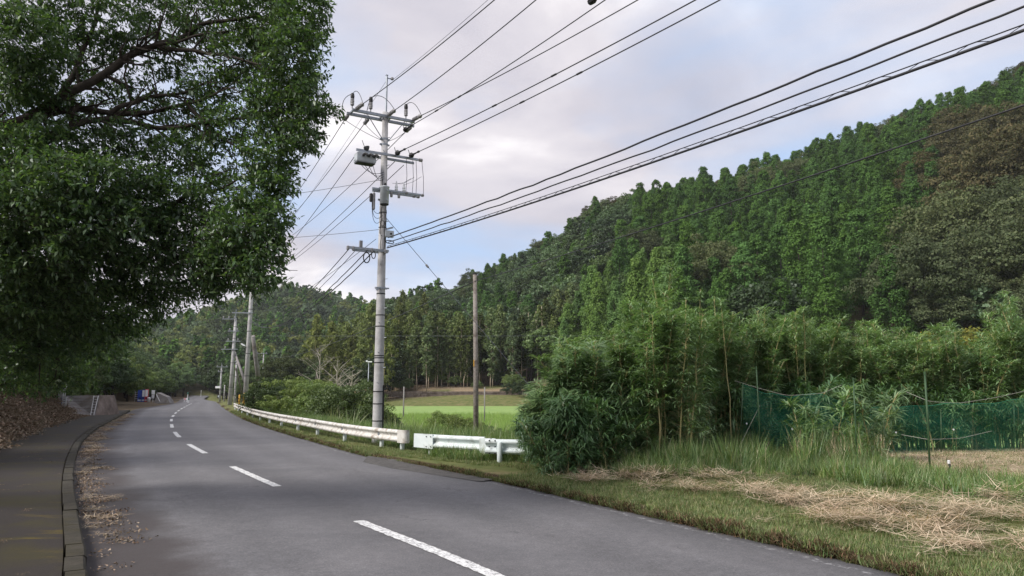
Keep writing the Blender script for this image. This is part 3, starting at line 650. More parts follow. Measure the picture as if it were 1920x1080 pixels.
    for px, Y, k, s in ((1755, 84, 'yellow', 1.0), (1790, 82, 'yellow', 1.2), (1825, 85, 'yellow', 1.1), (1862, 83, 'grey_green', .9), (1905, 84, 'yellow', .9), (1940, 86, 'grey_green', 1.0), (1715, 88, 'broad', .9), (1670, 90, 'grey_green', .8), (1400, 96, 'broad', .9), (1350, 98, 'broad', .95), (1440, 95, 'broad', .85), (1780, 92, 'grey_green', 1.0), (1840, 91, 'broad', 1.0)):
        x = (px - 960) / FPX * Y; nm_ = {'yellow': 'yellowing', 'grey_green': 'grey-green', 'broad': 'dark green'}[k]; plant('broadleaf_tree', SP_[k][int(r.integers(len(SP_[k])))], x, Y, s, nm_ + ' tree at the very foot of the hill, just over the bamboo tops', 'tree', nm_ + ' trees at the very foot of the hill')
    # slender trees lined up at the wood edge
    for i in range(90):
        a = r.uniform(722, 1085); Y = r.uniform(144, 160); x = (a - 960) / FPX * Y; s = r.uniform(.85, 1.15)
        plant('slender_tree', SP_['stem'][int(r.integers(4))], x, Y, s, *LAB['stem'][:3], z=Hs(x, Y) - .2, sz=s * r.uniform(.9, 1.1))
    for i in range(26):
        a = r.uniform(715, 1080); Y = r.uniform(143, 158); x = (a - 960) / FPX * Y; k = ('shrub', 'dark_shrub', 'shrub')[i % 3]
        plant('shrub', SP_[k][int(r.integers(len(SP_[k])))], x, Y, r.uniform(.4, 1.1), 'small bush among the pale stems at the wood edge behind the paddies', 'shrub', 'small bushes at the wood edge behind the paddies')
    # middle wood between the road and the hills, in front of the far hill
    for i in range(44):
        Y = r.uniform(125, 235); a = r.uniform(520, 760) if Y > 135 else r.uniform(560, 700); x = (a - 960) / FPX * Y; q = r.uniform()
        k = 'near' if q < .45 else ('bamboo_far' if q < .7 else 'grey_green')
        plant('valley_tree', SP_[k][int(r.integers(len(SP_[k])))], x, Y, r.uniform(.75, 1.1), {'near': 'green round-crowned tree on the valley floor beyond the shrubs', 'bamboo_far': 'feathery yellow-green tree on the valley floor beyond the shrubs', 'grey_green': 'grey-green tree on the valley floor beyond the shrubs'}[k], 'tree', {'near': 'green trees', 'bamboo_far': 'feathery trees', 'grey_green': 'grey-green trees'}[k] + ' on the valley floor')
    for px, Y, k, s in ((424, 190, 'near', .8), (440, 185, 'near', .85), (452, 178, 'near_light', .8), (462, 172, 'near', 1.0), (480, 160, 'near', .9), (500, 150, 'near_light', .8), (415, 190, 'near', .9), (430, 205, 'near', 1.0), (398, 245, 'near', 1.1), (380, 262, 'near', 1.1), (412, 250, 'near', 1.0), (350, 225, 'near', 1.1), (335, 215, 'near', 1.1), (362, 270, 'near_light', 1.0)):
        x = (px - 960) / FPX * Y; plant('roadside_tree', SP_[k][int(r.integers(len(SP_[k])))], x, Y, s, 'dense tree closing in on the shaded far bend of the road', 'tree', 'trees closing in on the far bend of the road')
    # wood along the left side of the road
    pts = jgrid(-1.35, -.38, 22, 240, 4.6, 12); z, dR, dL, t1, t2 = H(pts[:, 0], pts[:, 1], True)
    ok = (dL > 4.6) & (dL < 46) & ~((pts[:, 1] > 46) & (pts[:, 1] < 74) & (dL < 7.5)) & ~((pts[:, 1] > 96) & (pts[:, 1] < 118) & (dL < 9.5)); pts, z, dL = pts[ok], z[ok], dL[ok]; n = 0
    px, py = proj(pts[:, 0], pts[:, 1], z + 4); d = np.hypot(pts[:, 0], pts[:, 1]); o = np.argsort(d); rest = []
    for i in o:
        q = r.uniform()
        if q < .22 and dL[i] > 9: continue
        k = 'near' if q < .8 else 'near_light'; s = r.uniform(.75, 1.15) * (1.0 if dL[i] > 9 else .8)
        if px[i] > -120 and n < 200 and d[i] < 230:
            n += 1; plant('roadside_tree', SP_[k][int(r.integers(len(SP_[k])))], pts[i, 0], pts[i, 1], s, 'dark dense tree in the wood on the bank along the footpath side' if k == 'near' else 'lighter green tree in the wood on the bank along the footpath side', 'tree', ('dark' if k == 'near' else 'lighter') + ' trees of the wood along the footpath side', z=z[i] - .3)
        else: rest.append((pts[i, 0], pts[i, 1], z[i] - .3, s))
    if rest:
        A = np.array(rest); scatter('bank_forest', A[:, :3], r.uniform(0, 6.28, len(A)), A[:, 3], joined('near', SP_['near']))
    print('left wood', n)
woods()

# roadside shrubs by the second pole and in the paddy margin
def shrubs():
    r = random.Random(9)
    L = [(512, 779, 45, 'dark_shrub', 0, .78, 'dark green shrub at the foot of the lamp-bearing pole'), (568, 790, 40, 'shrub', 0, .84, 'light green rounded shrub with a bare branch in front'),
         (545, 770, 52, 'shrub', 1, 1.0, 'light green shrub standing behind the dark one'), (616, 795, 38, 'shrub', 2, .80, 'light green shrub in the middle of the hedge behind the guardrail'),
         (655, 800, 36, 'shrub', 1, .86, 'bushy green shrub nearest the large concrete pole'), (690, 785, 39, 'shrub', 0, .72, 'low shrub partly behind the large concrete pole'),
         (600, 775, 50, 'dark_shrub', 0, .9, 'dark shrub between the light shrubs'), (838, 790, 40, 'shrub', 1, .52, 'small shrub on the paddy margin between the two rails'),
         (872, 795, 34, 'shrub', 2, .48, 'small leafy shrub beside the wooden pole'), (925, 802, 33, 'dark_shrub', 0, .36, 'small dark shrub just past the wooden pole'),
         (738, 792, 38, 'dark_shrub', 0, .40, 'small dark bush between the concrete pole and the rail end'), (982, 742, 128, 'dark_shrub', 0, .9, 'round dark bush before the slender trees beside the white tank'),
         (960, 738, 134, 'dark_shrub', 0, .8, 'round dark bush before the slender trees, further from the white tank')]
    for px, py, Y, k, v, s, lab in L:
        x = (px - 960) / FPX * Y * 1.0; plant('shrub', SP_[k][v], x, Y, s, lab, 'shrub', None, sink=.25)
shrubs()

# bare grey trees beyond the shrubs
def bare(x, Y, h, lab, seed):
    r = np.random.default_rng(seed); z0 = Hs(x, Y); e = empty('bare_tree', (x, Y, z0), lab, 'tree', None); tr = MB(); br = MB()
    tr.tube([(0, 0, -.2), (.2, 0, h * .35), (.1, .1, h * .7), (.2, 0, h)], [.16, .12, .07, .02], 6)
    for k in range(16):
        t = r.uniform(.2, .95); p = np.array([.15, 0, h * t]); a = r.uniform(0, 6.28); L = h * .45 * (1.1 - t * .6); q = p + np.array([math.cos(a) * L, math.sin(a) * L, L * r.uniform(.5, 1)]); m = (p + q) / 2 + r.normal(size=3) * L * .06
        br.tube([p, m, q], [.06, .04, .012], 4)
        for j in range(4):
            f = r.uniform(.35, .95); s = p + (q - p) * f; w = s + rdir(1, r)[0] * np.array([1, 1, .5]) * L * .4 + np.array([0, 0, L * .15]); br.tube([s, w], [.025, .008], 3)
    tr.build('trunk', M['deadwood'], e); br.build('branches', M['deadwood'], e)
bare((632 - 960) / FPX * 95, 95, 6.5, 'leafless grey tree spreading above the shrubs behind the guardrail', 1)
bare((600 - 960) / FPX * 120, 120, 9.5, 'taller leafless grey tree rising behind the shrubs', 2)
bare((660 - 960) / FPX * 90, 90, 5.0, 'low leafless grey tree next to the concrete pole and shrubs', 3)
print('woods done')
# ------------------------------------------------------------------ the large concrete utility pole
PB = G(707, 838, -.02); YP = PB[1]
U = np.array([math.cos(math.radians(30)), math.sin(math.radians(30)), 0]); Vv = np.array([-U[1], U[0], 0]); ZU = np.array([0, 0, 1.])
def zat(py, px=712, Y=None): return P(px, py, YP if Y is None else Y)[2]
def A(u, v, z): return PB + U * u + Vv * v + ZU * (z - PB[2])
def u_at(px, z, v):
    lo, hi = -3., 4.
    for _ in range(40):
        m = (lo + hi) / 2; p = A(m, v, z)
        if proj(p[0], p[1], p[2])[0] < px: lo = m
        else: hi = m
    return (lo + hi) / 2
def discs(mb, p, axis, L, r, n=5):
    prof = [(0, r * .35)]; 
    for k in range(n):
        a = L * (.08 + .84 * k / n); prof += [(a, r * .5), (a + L * .05, r), (a + L * .1, r * .95), (a + L * .13, r * .5)]
    prof += [(L, r * .35)]; mb.lathe(p, prof, axis, 10)
WIRES = []
def wire(name_label, pts, r=.011, mat='wire', group=None, cat='cable', smooth_n=26, sag=0.0, wig=0.0):
    pts = np.asarray(pts, float)
    if len(pts) == 2:
        t = np.linspace(0, 1, smooth_n)[:, None]; q = pts[0] * (1 - t) + pts[1] * t; q[:, 2] -= 4 * sag * (t * (1 - t))[:, 0]
        if wig: q += np.random.default_rng(int(pts[0][2] * 97)).normal(size=q.shape) * wig * np.array([.3, .3, 1]) * np.minimum(1, 8 * t * (1 - t))
    else:
        k = len(pts); tt = np.linspace(0, k - 1, smooth_n); q = np.stack([np.interp(tt, np.arange(k), pts[:, i]) for i in range(3)], 1)
        for _ in range(3): q[1:-1] = (q[:-2] + 2 * q[1:-1] + q[2:]) / 4
    mb = MB(); mb.tube(q, r, 6); o = mb.build('power_line', M[mat], None, q[0], True, q[0]); tag(o, name_label, cat, group); return q
def arc(a, b, up, n=12, out=None):
    t = np.linspace(0, 1, n)[:, None]; q = a * (1 - t) + b * t; q = q + (np.array([0, 0, up]) + (0 if out is None else out)) * (4 * t * (1 - t)); return q
def big_pole():
    e = empty('utility_pole', PB, 'large grey concrete utility pole carrying crossarms, insulators and a transformer behind the guardrail', 'utility pole')
    def B(mb, name, mat, par=None, smooth=False):
        return mb.build(name, M[mat], par or e, PB, smooth)
    ztop = zat(211); zb = PB[2]
    m = MB(); m.tube([PB + ZU * (zz - zb) for zz in (zb - .5, zb, (zb + ztop) / 2, ztop)], [.166, .163, .125, .092], 20); pole = B(m, 'pole', 'concrete', None, True)
    m = MB(); m.tube([A(.02, 0, ztop - .5), A(.02, 0, zat(141))], .032, 8); m.box(A(.02, 0, zat(141)), (.07, .07, .02), U); m.box(A(.10, 0, zat(146)), (.2, .025, .03), U); B(m, 'mast', 'steel')
    m = MB(); m.lathe(A(.2, 0, zat(148)), [(0, .02), (.02, .05), (.08, .05), (.1, .02)], ZU); B(m, 'insulator', 'porcelain')
    for py in (400, 428, 552, 592, 613, 668, 672, 681, 735, 758, 790): 
        r = np.interp(zat(py), [zb, ztop], [.163, .092]); m = MB(); m.lathe(A(0, 0, zat(py)), [(0, r + .004), (.022, r + .006), (.03, r + .004)], ZU, 20); B(m, 'band', 'rubber')
    for py in (262, 272, 290, 357, 376, 473, 541): 
        r = np.interp(zat(py), [zb, ztop], [.163, .092]); m = MB(); m.lathe(A(0, 0, zat(py)), [(-.02, r + .006), (.04, r + .01)], ZU, 20); m.box(A(r + .03, 0, zat(py) + .01), (.06, .05, .05), U); m.box(A(-r - .03, 0, zat(py) + .01), (.06, .05, .05), U); B(m, 'steel_band', 'steel')
    for i, zz in enumerate(np.arange(zb + 1.9, ztop - .6, .45)):      # climbing bolts
        s = 1 if i % 2 else -1; r = np.interp(zz, [zb, ztop], [.163, .092]); m = MB(); d = (U * .5 + Vv * -.86) * s if s > 0 else (U * -.5 - Vv * .86) * 1
        m.tube([A(0, 0, zz) + d * r * .9, A(0, 0, zz) + d * (r + .11)], .011, 6); B(m, 'step_bolt', 'steel')
    m = MB(); p0 = A(.12, -.12, zb - .1); m.tube([p0, A(.115, -.115, zat(722))], .028, 8); B(m, 'conduit', 'rubber')
    for (uu, vv, a, b) in ((.02, -.13, 345, 480), (-.09, -.10, 340, 470), (-.11, -.06, 356, 440), (.06, -.12, 395, 455)):
        q = [A(uu + .012 * math.sin(k * 2.1), vv - .02, zat(a + (b - a) * k / 12)) for k in range(13)]; m = MB(); m.tube(q, .010, 5); B(m, 'riser_cable', 'rubber')
    # top pair of crossarms
    z1 = zat(221); z2 = zat(223)
    uL1 = u_at(660, z1, -.13); uR1 = u_at(777, z1, -.13); uL2 = u_at(650, z2, .15); uR2 = u_at(776, z2, .15)
    for (a, b, v, z) in ((uL1, uR1, -.14, z1), (uL2, uR2, .14, z2)):
        m = MB(); m.box(A((a + b) / 2, v, z), (b - a, .065, .085), U); arm = B(m, 'crossarm', 'steel')
    m = MB(); m.box(A(uL1 + .04, 0, z1), (.05, .38, .06), U); m.box(A(uR1 - .04, 0, z1), (.05, .38, .06), U); m.box(A(-.14, 0, z1), (.05, .34, .05), U); m.box(A(.14, 0, z1), (.05, .34, .05), U); B(m, 'arm_spacer', 'steel')
    for s in (-1, 1): m = MB(); m.tube([A(s * .62, -.1, z1 - .04), A(s * .05, -.09, zat(268))], .014, 6); B(m, 'arm_brace', 'steel')
    aim = [(932, -4), (1010, -4), (1204, -4)]; ends_left = [(462, 470), (470, 474), (478, 480)]
    labs = ['near the mast', 'in the middle', 'furthest from the mast']
    for k, uu in enumerate((uL1 + .12, .03, uR1 - .08)):
        s0 = A(uu, -.2, z1 + .03); E = G(*aim[k], z=z1 - .35); d = unit(E - s0)
        m = MB(); discs(m, s0, d, .36, .065, 5); m.lathe(s0 + d * .36, [(0, .05), (.1, .075), (.22, .02)], d, 8); B(m, 'strain_insulator', 'porcelain')
        tip = s0 + d * .55; endp = tip + 2.1 * (E - tip); endp[2] = tip[2] - .15
        wire('high-voltage wire leaving the ' + ('road-side end' if k == 0 else ('mast' if k == 1 else 'field-side end')) + ' of the top crossarm, rising overhead', [tip, endp], .0125, sag=.28)
        s1 = A(u_at((652, 690, 770)[k], z2, .2), .2, z2 - .05); E2 = P(ends_left[k][0], ends_left[k][1], 71.); d1 = unit(E2 - s1)
        m = MB(); discs(m, s1, d1, .36, .06, 5); m.lathe(s1 + d1 * .36, [(0, .05), (.08, .07), (.2, .02)], d1, 8); B(m, 'strain_insulator', 'porcelain')
        tip1 = s1 + d1 * .52; wire('high-voltage wire running down the road from the ' + ('road-side tip', 'middle', 'field-side tip')[k] + ' of the top crossarm', [tip1, E2], .0125, sag=.7)
        pb = A(uu - (.12, -.02 + .28, .22)[k] if k != 1 else u_at(694, z1, -.1), -.14, z1 + .05)
        m = MB(); m.lathe(pb, [(0, .018), (.08, .018), (.09, .05), (.12, .062), (.15, .05), (.17, .064), (.2, .05), (.22, .066), (.25, .05), (.27, .062), (.3, .045), (.33, .03)], ZU, 12); ins = B(m, 'pin_insulator', 'porcelain')
        m = MB(); m.lathe(pb + ZU * .31, [(0, .055), (.08, .062), (.16, .05), (.18, .02)], ZU, 10); B(m, 'cap', 'rubber', ins)
        top = pb + ZU * .46; m = MB(); m.tube(arc(top, tip, .22), .010, 6); m.tube(arc(top, tip1, .12, out=-U * .18 if k == 0 else None), .010, 6); B(m, 'jumper_wire', 'wire')
        m = MB(); m.tube(arc(tip1, A(.0, -.1, zat(268)), -.05), .008, 5); B(m, 'jumper_wire', 'wire')
    # second level: double arm, switch box, dead-ends
    z3 = zat(292)
    for v in (-.15, .13):
        a, b = u_at(668, z3, v), u_at(784 if v < 0 else 776, z3, v); m = MB(); m.box(A((a + b) / 2, v, z3 - (.04 if v > 0 else 0)), (b - a, .055, .07), U); B(m, 'crossarm', 'steel')
    bx = u_at(687, z3 - .2, -.25); c = A(bx, -.12, z3 - .24)
    m = MB(); m.box(c, (.60, .34, .26), U); m.box(c + ZU * .15, (.5, .26, .05), U); m.box(c - ZU * .15, (.56, .30, .04), U); sw = B(m, 'switch_box', 'boxgrey')
    for k in range(3): m = MB(); m.tube(arc(c + U * (-.12 + .17 * k) - Vv * .17 + ZU * .02, c + U * (-.02 + .17 * k) - Vv * .3 + ZU * .02, .07, 7), .04, 7); B(m, 'bushing', 'rubber', sw)
    m = MB(); m.box(c - ZU * .165, (.57, .31, .02), U); B(m, 'base_plate', 'rubber', sw)
    for k in range(4):
        m = MB(); m.tube(arc(c + U * (-.2 + .15 * k) - ZU * .12, A(-.05, -.1, zat(325 + 4 * k)), -.18 - .02 * k), .009, 5); B(m, 'jumper_wire', 'wire')
    mids = [(u_at(684, z3, -.18), (1112, -4)), (u_at(742, z3, -.18), (1306, -4)), (u_at(768, z3, -.18), (1352, -4))]
    for k, (uu, ed) in enumerate(mids):
        if k == 0: s0 = A(u_at(758, zat(236), .0), -.0, zat(238)); E = G(1112, 0, z=s0[2] - .2)
        else: s0 = A(uu, -.2, z3 + .06); E = G(*ed, z=z3 - .3)
        d = unit(E - s0); m = MB(); m.lathe(s0, [(0, .02), (.05, .07), (.12, .09), (.2, .05), (.26, .03), (.5, .02), (.55, .035), (.62, .035), (.66, .015)], d, 8); m.tube([s0 + ZU * .03, s0 + ZU * .2 - U * .06], .01, 5); B(m, 'dead_end_clamp', 'rubber')
        tip = s0 + d * .6; endp = tip + 2.1 * (E - tip); endp[2] = tip[2] - .15
        q = wire('service wire leaving the ' + ('top crossarm underside', 'second crossarm as upper of a close pair', 'second crossarm as lower of a close pair')[k] + ', rising overhead', [tip, endp], .013 if k else .012, sag=.3)
        if k == 0: cm_ = q[12] + (q[13] - q[12]) * 0; m = MB(); m.lathe(E - d * .15, [(0, .02), (.04, .07), (.16, .08), (.24, .05), (.3, .02)], d, 8); B(m, 'marker_clamp', 'rubber')
        # splice sleeves on the wire
        for t in ((.085, .16), (.2, .3), (.22, .31))[k]:
            m = MB(); i = t * 25; a = q[int(i)] + (q[int(i) + 1] - q[int(i)]) * (i % 1); dd = unit(q[int(i) + 1] - q[int(i)]); m.lathe(a, [(0, .012), (.03, .024), (.2, .024), (.23, .012)], dd, 7); B(m, 'splice_sleeve', 'rubber')
    m = MB(); g = A(u_at(684, z3, -.2), -.16, z3 + .02); m.lathe(g, [(0, .02), (.05, .09), (.13, .075), (.2, .03)], unit(U + ZU), 8); m.tube([g + ZU * .1, g + ZU * .3 - U * .08], .01, 5); B(m, 'dead_end_clamp', 'rubber')
    for uu in (u_at(790, z3, -.15), u_at(781, z3 - .1, .12)):
        m = MB(); m.lathe(A(uu, -.15, z3), [(-.04, .03), (-.03, .055), (.03, .055), (.04, .03)], U, 10); B(m, 'spool_insulator', 'porcelain')
    # third level: low-voltage rack, hanging transformer tank
    z4 = zat(358)
    for v, pe in ((-.13, 794), (.12, 785)):
        a, b = u_at(698, z4, v), u_at(pe, z4, v); m = MB(); m.box(A((a + b) / 2, v, z4), (b - a, .05, .06), U); B(m, 'crossarm', 'steel')
    for px in (743, 757): 
        u0 = u_at(px, z4, -.13); m = MB(); m.lathe(A(u0, -.13, z4 + .02), [(0, .04), (.05, .055), (.1, .04), (.13, .055), (.17, .035), (.24, .028), (.32, .012)], ZU, 9); B(m, 'pin_insulator', 'white')
    for px in (734, 748): u0 = u_at(px, z4, -.13); m = MB(); m.lathe(A(u0, -.13, z4 - .2), [(0, .035), (.03, .045), (.13, .045), (.16, .03)], ZU, 9); B(m, 'spool_insulator', 'porcelain')
    for px, v in ((792, -.13), (776, .12), (784, .12), (762, -.13)): m = MB(); m.lathe(A(u_at(px, z4, v), v, z4), [(-.05, .03), (-.03, .05), (.03, .05), (.05, .03)], U, 9); B(m, 'spool_insulator', 'porcelain')
    for px0, px1 in ((762, 761), (774, 773), (780, 780), (791, 794)): m = MB(); m.tube([A(u_at(px0, z3, -.1), -.1, z3), A(u_at((px0 + px1) / 2 + 1.5, (z3 + z4) / 2, -.1), -.1, (z3 + z4) / 2), A(u_at(px1, z4, -.1), -.1, z4)], .008, 5); B(m, 'dropper_wire', 'wire')
    for px0, px1, dz in ((742, 776, .34), (757, 790, .4), (735, 770, .28)): m = MB(); m.tube([A(u_at(px0, z4, -.13), -.13, z4 + .25), A(u_at((px0 + px1) / 2, z4, -.1), -.1, z4 + dz), A(u_at(px1, z4, -.1), -.1, z4 + dz + .22)], .006, 5); B(m, 'dropper_wire', 'wire_grey')
    tc_ = A(u_at(721, zat(370), -.3), -.3, zat(388)); h = zat(355) - zat(388)
    m = MB(); m.lathe(tc_, [(0, .10), (.01, .135), (h * .92, .135), (h * .94, .15), (h, .15), (h + .03, .06)], ZU, 20); tk = B(m, 'transformer_tank', 'boxgrey', None, True)
    m = MB(); m.lathe(tc_, [(-.012, .13), (.012, .137)], ZU, 20); m.lathe(tc_ + ZU * (h + .02), [(0, .02), (.05, .035), (.1, .02)], ZU, 8); B(m, 'rim', 'rubber', tk)
    for zz in (.12, h * .75): m = MB(); m.lathe(tc_ + ZU * zz - Vv * .13 + U * .04, [(0, .02), (.04, .025)], -Vv, 8); B(m, 'bolt', 'steel', tk)
    for px, a, b in ((701, 366, 398), (696, 368, 384)): m = MB(); cc = A(u_at(px, zat(a), -.16), -.16, zat(b)); hh = zat(a) - zat(b); m.lathe(cc, [(0, .03), (.02, .05), (hh - .03, .05), (hh, .02)], ZU, 10); B(m, 'fuse_cutout', 'porcelain' if px == 701 else 'rubber')
    for k in range(3): m = MB(); m.tube(arc(A(u_at(697, zat(372), -.16), -.2, zat(372)), A(-.05, -.14, zat(400 + 6 * k)), -.25 - .1 * k, out=-U * .1), .008, 5); B(m, 'jumper_wire', 'wire')
    # cable box, coils, telephone arm
    c = A(u_at(729.5, zat(439), -.12), -.12, zat(439)); m = MB(); m.box(c, (.27, .12, .20), U); bxx = B(m, 'cable_box', 'boxgrey'); m = MB(); m.box(c + ZU * .17 + U * -.02, (.3, .05, .05), unit(U + ZU * .35)); B(m, 'bracket', 'steel', bxx); m = MB(); m.lathe(c - Vv * .06 + U * .04, [(0, .03), (.01, .035)], -Vv, 10); B(m, 'dial', 'rubber', bxx)
    th = np.linspace(0, 2 * math.pi, 20)
    def coil(c, rx, rz, ax, rr, nm='cable_coil'): 
        m = MB(); m.tube([c + ax * rx * math.cos(t) + ZU * rz * math.sin(t) for t in th], rr, 6, False); B(m, nm, 'rubber')
    coil(A(u_at(687, zat(487), -.1), -.12, zat(487)), .10, .16, U, .018); coil(A(u_at(700, zat(481), -.1), -.12, zat(481)), .06, .11, U, .014); coil(A(u_at(730, zat(454), -.1), -.14, zat(454)), .13, .05, U, .014)
    coil(A(-.06, -.17, zat(421)), .06, .08, U, .010)
    z5 = zat(472); a, b = u_at(650, z5, -.16), u_at(728, z5, -.16); m = MB(); m.box(A((a + b) / 2, -.18, z5), (b - a, .06, .07), U); B(m, 'crossarm', 'steel'); m = MB(); m.box(A((a + b) / 2 + .1, .16, z5), ((b - a) * .7, .05, .06), U); B(m, 'crossarm', 'steel')
    m = MB(); m.box(A(u_at(676, z5, -.16), -.18, z5 + .14), (.09, .07, .2), U); B(m, 'terminal_box', 'porcelain')
    for px in (652, 662, 697, 722): m = MB(); m.lathe(A(u_at(px, z5, -.16), -.18, z5 - .02), [(-.07, .02), (-.05, .045), (.05, .045), (.07, .02)], ZU, 8); B(m, 'spool_insulator', 'porcelain')
    m = MB(); m.box(A(0, -.12, zat(541)), (.42, .05, .04), U); m.box(A(-.17, -.14, zat(543)), (.06, .08, .10), U); B(m, 'bracket', 'steel')
    # telephone and low-voltage cables overhead to the camera side
    def over(label, pxpy0, u, v, edge, r, sag, wig=0, mat='wire'):
        s0 = A(u, v, zat(pxpy0)); E = G(*edge, z=s0[2] - sag); end = s0 + 2.0 * (E - s0); end[2] = s0[2]; return wire(label, [s0, end], r, mat, sag=sag, wig=wig, smooth_n=70)
    over('thick telephone cable, uppermost of the three crossing the sky above the wooded hill', 446, .14, -.14, (1862, 0), .017, .35, .006)
    q1 = over('thick telephone cable, middle one of the three crossing the sky above the wooded hill', 455, .14, -.15, (1922, 12), .014, .40, .006)
    q2 = over('heavy lashed telephone cable, lowest of the three crossing the sky above the wooded hill', 466, .1, -.17, (1922, 56), .019, .42, .0)
    q3 = over('thin messenger strand running just above the lowest lashed telephone cable', 463, .1, -.17, (1922, 45), .008, .40, .0)
    # lashing that loops between strand and cable
    n = 900; t = np.linspace(0, 1, n); i = np.linspace(0, 69, n); qa = np.stack([np.interp(i, np.arange(70), q2[:, k]) for k in range(3)], 1); qb = np.stack([np.interp(i, np.arange(70), q3[:, k]) for k in range(3)], 1)
    w = (.5 + .5 * np.sin(t * 380))[:, None]; sw_ = np.cos(t * 380)[:, None] * .02 * np.array([.6, .8, 0]); qq = qa * (1 - w) + qb * w + sw_; m = MB(); m.tube(qq, .0055, 3); o = m.build('lashing_wire', M['wire'], None, qq[0], False, qq[0]); tag(o, 'thin spiral lashing wire wound along the lowest telephone cable', 'cable')
    s0 = A(.2, 0, zat(148)); E = G(906, -3, z=s0[2] - .2); wire('thin earth wire from the mast tip of the pole to the upper edge', [s0, s0 + 2 * (E - s0)], .006, 'wire_grey', sag=.15)
    s0 = A(.02, 0, zat(150)); wire('thin earth wire from the mast tip down the road to the second pole', [s0, P(470, 500, 71)], .006, 'wire_grey', sag=.6)
    # down the road, lower sets
    for k, (u, v, py, e2) in enumerate(((u_at(664, z3 - .1, -.2), -.2, 308, (466, 540)), (u_at(757, z3, .2), .2, 300, (478, 532)), (u_at(740, z3, .2), .2, 296, (472, 536)))):
        wire('service wire from the switch-box crossarm to the second pole, ' + ('roadside one', 'far one', 'middle one')[k], [A(u, v, zat(py)), P(*e2, 71)], .012, sag=.5)
    for k, (px, py, e2, r, w) in enumerate(((656, 473, (470, 590), .014, 0), (690, 473, (472, 604), .016, .01), (698, 478, (474, 603), .018, .01), (672, 470, (468, 598), .01, .008), (705, 452, (470, 588), .008, 0))):
        wire(('plain telephone cable from the tip of the lowest crossarm to the second pole', 'twisted telephone cable from beside the large black coil to the second pole', 'thickest telephone cable from beside the small black coil to the second pole', 'thin telephone cable from below the terminal box to the second pole', 'thin stay wire from above the lowest crossarm to the second pole')[k], [A(u_at(px, zat(py), -.2), -.2, zat(py)), P(*e2, 71)], r, sag=1.3 if k != 4 else .6, smooth_n=60, wig=w)
    for k, (py, e2) in enumerate(((338, (300, 392)), (431, (300, 456)))):
        wire(('upper', 'lower')[k] + ' thin wire stretched from the pole into the leafy tree crown', [A(-.1, 0, zat(py)), P(*e2, 27)], .008, 'wire_grey', sag=.1)
    # guy wire with its insulator
    g0 = A(.1, -.02, zat(408)); g1 = G(1085, 820, .05); g1 = np.array([*P(1085, 800, 23.5)[:2], 0.0]); q = wire('taut guy wire slanting from the pole down behind the bamboo thicket', [g0, g1], .009, 'wire_grey', cat='guy wire')
    gi = g0 + (g1 - g0) * .205; m = MB(); m.lathe(gi, [(0, .015), (.03, .035), (.12, .035), (.15, .015)], unit(g1 - g0), 8); o = m.build('guy_insulator', M['porcelain'], None, gi, False, gi); tag(o, 'small egg-shaped insulator threaded on the slanting guy wire', 'insulator')
big_pole()

def lattice_pole(px, pybase, Y, pytop, r0, r1, lab, arms=(), mast=None, z=None, extras=None):
    b = P(px, pybase, Y); b[2] = Hs(b[0], Y) if z is None else z; e = empty('utility_pole', b, lab, 'utility pole'); zt = P(px, pytop, Y)[2]
    ptop = P(arms[0][3] if False else px, pytop, Y); m = MB(); lean = extras or 0
    m.tube([b - ZU * .4, b + ZU * (zt - b[2]) * .5 + np.array([lean / 2, 0, 0]), np.array([b[0] + lean, b[1], zt])], [r0, (r0 + r1) / 2, r1], 14); m.build('pole', M['concrete'], e, b, True)
    for (py, pa, pb, nins) in arms:
        za = P(px, py, Y)[2]; xa, xb = P(pa, py, Y)[0], P(pb, py, Y)[0]; m = MB(); m.box(np.array([(xa + xb) / 2, Y - r0, za]), (xb - xa, .07, .09)); m.build('crossarm', M['steel'], e, b)
        for k in range(nins):
            x = xa + (xb - xa) * (k + .25) / max(1, nins - .5); m = MB(); m.lathe(np.array([x, Y - r0, za + .04]), [(0, .03), (.08, .09), (.16, .07), (.2, .1), (.3, .05)], ZU, 7); m.build('pin_insulator', M['porcelain'], e, b)
    if mast: m = MB(); xx = b[0] + lean; m.tube([np.array([xx, Y, zt - .4]), np.array([xx, Y, P(px, mast, Y)[2]])], .045, 6); m.build('mast', M['steel'], e, b)
    for q in np.linspace(.2, .9, 6): 
        r = (r0 + (r1 - r0) * q) + .012; m = MB(); m.lathe(np.array([b[0] + lean * q, b[1], b[2] + (zt - b[2]) * q]), [(0, r), (.05, r)], ZU, 12); m.build('band', M['rubber'], e, b)
    return e, b, zt
Y2 = 70.
e2, b2, zt2 = lattice_pole(459, 768, Y2, 470, .24, .15, 'tall concrete utility pole with a small street lamp, its top hidden by the leafy tree', ((476, 440, 492, 3), (532, 448, 484, 2), (587, 437, 476, 0)), None, extras=.12)
m = MB(); lp = P(458, 648, Y2 - .2); m.tube([P(463, 650, Y2), lp], .03, 5); m.box(lp - np.array([.12, 0, -.08]), (.4, .16, .1), (1, 0, -.55), (0, 1, 0)); m.build('street_lamp_head', M['white'], e2, b2)
Y3 = 88.
e3, b3, zt3 = lattice_pole(431, 752, Y3, 597, .26, .15, 'concrete utility pole with four crossarms standing beyond the lamp-bearing pole', ((598.5, 418, 444, 3), (621, 429, 450, 2), (640, 425, 452, 2), (655, 416, 447, 1)), 580, extras=.18)
e4, b4, zt4 = lattice_pole(412, 752, 142, 688, .2, .13, 'short distant utility pole with a white sign board at the road bend', ((688, 406, 428, 3), (697, 409, 419, 2)), 680)
m = MB(); m.box(P(408.5, 726, 141.5), (.95, .05, .38)); m.build('sign_board', M['white'], e4, b4); m = MB(); m.box(P(410, 743, 141.5), (.25, .2, .35)); m.build('meter_box', M['boxgrey'], e4, b4)
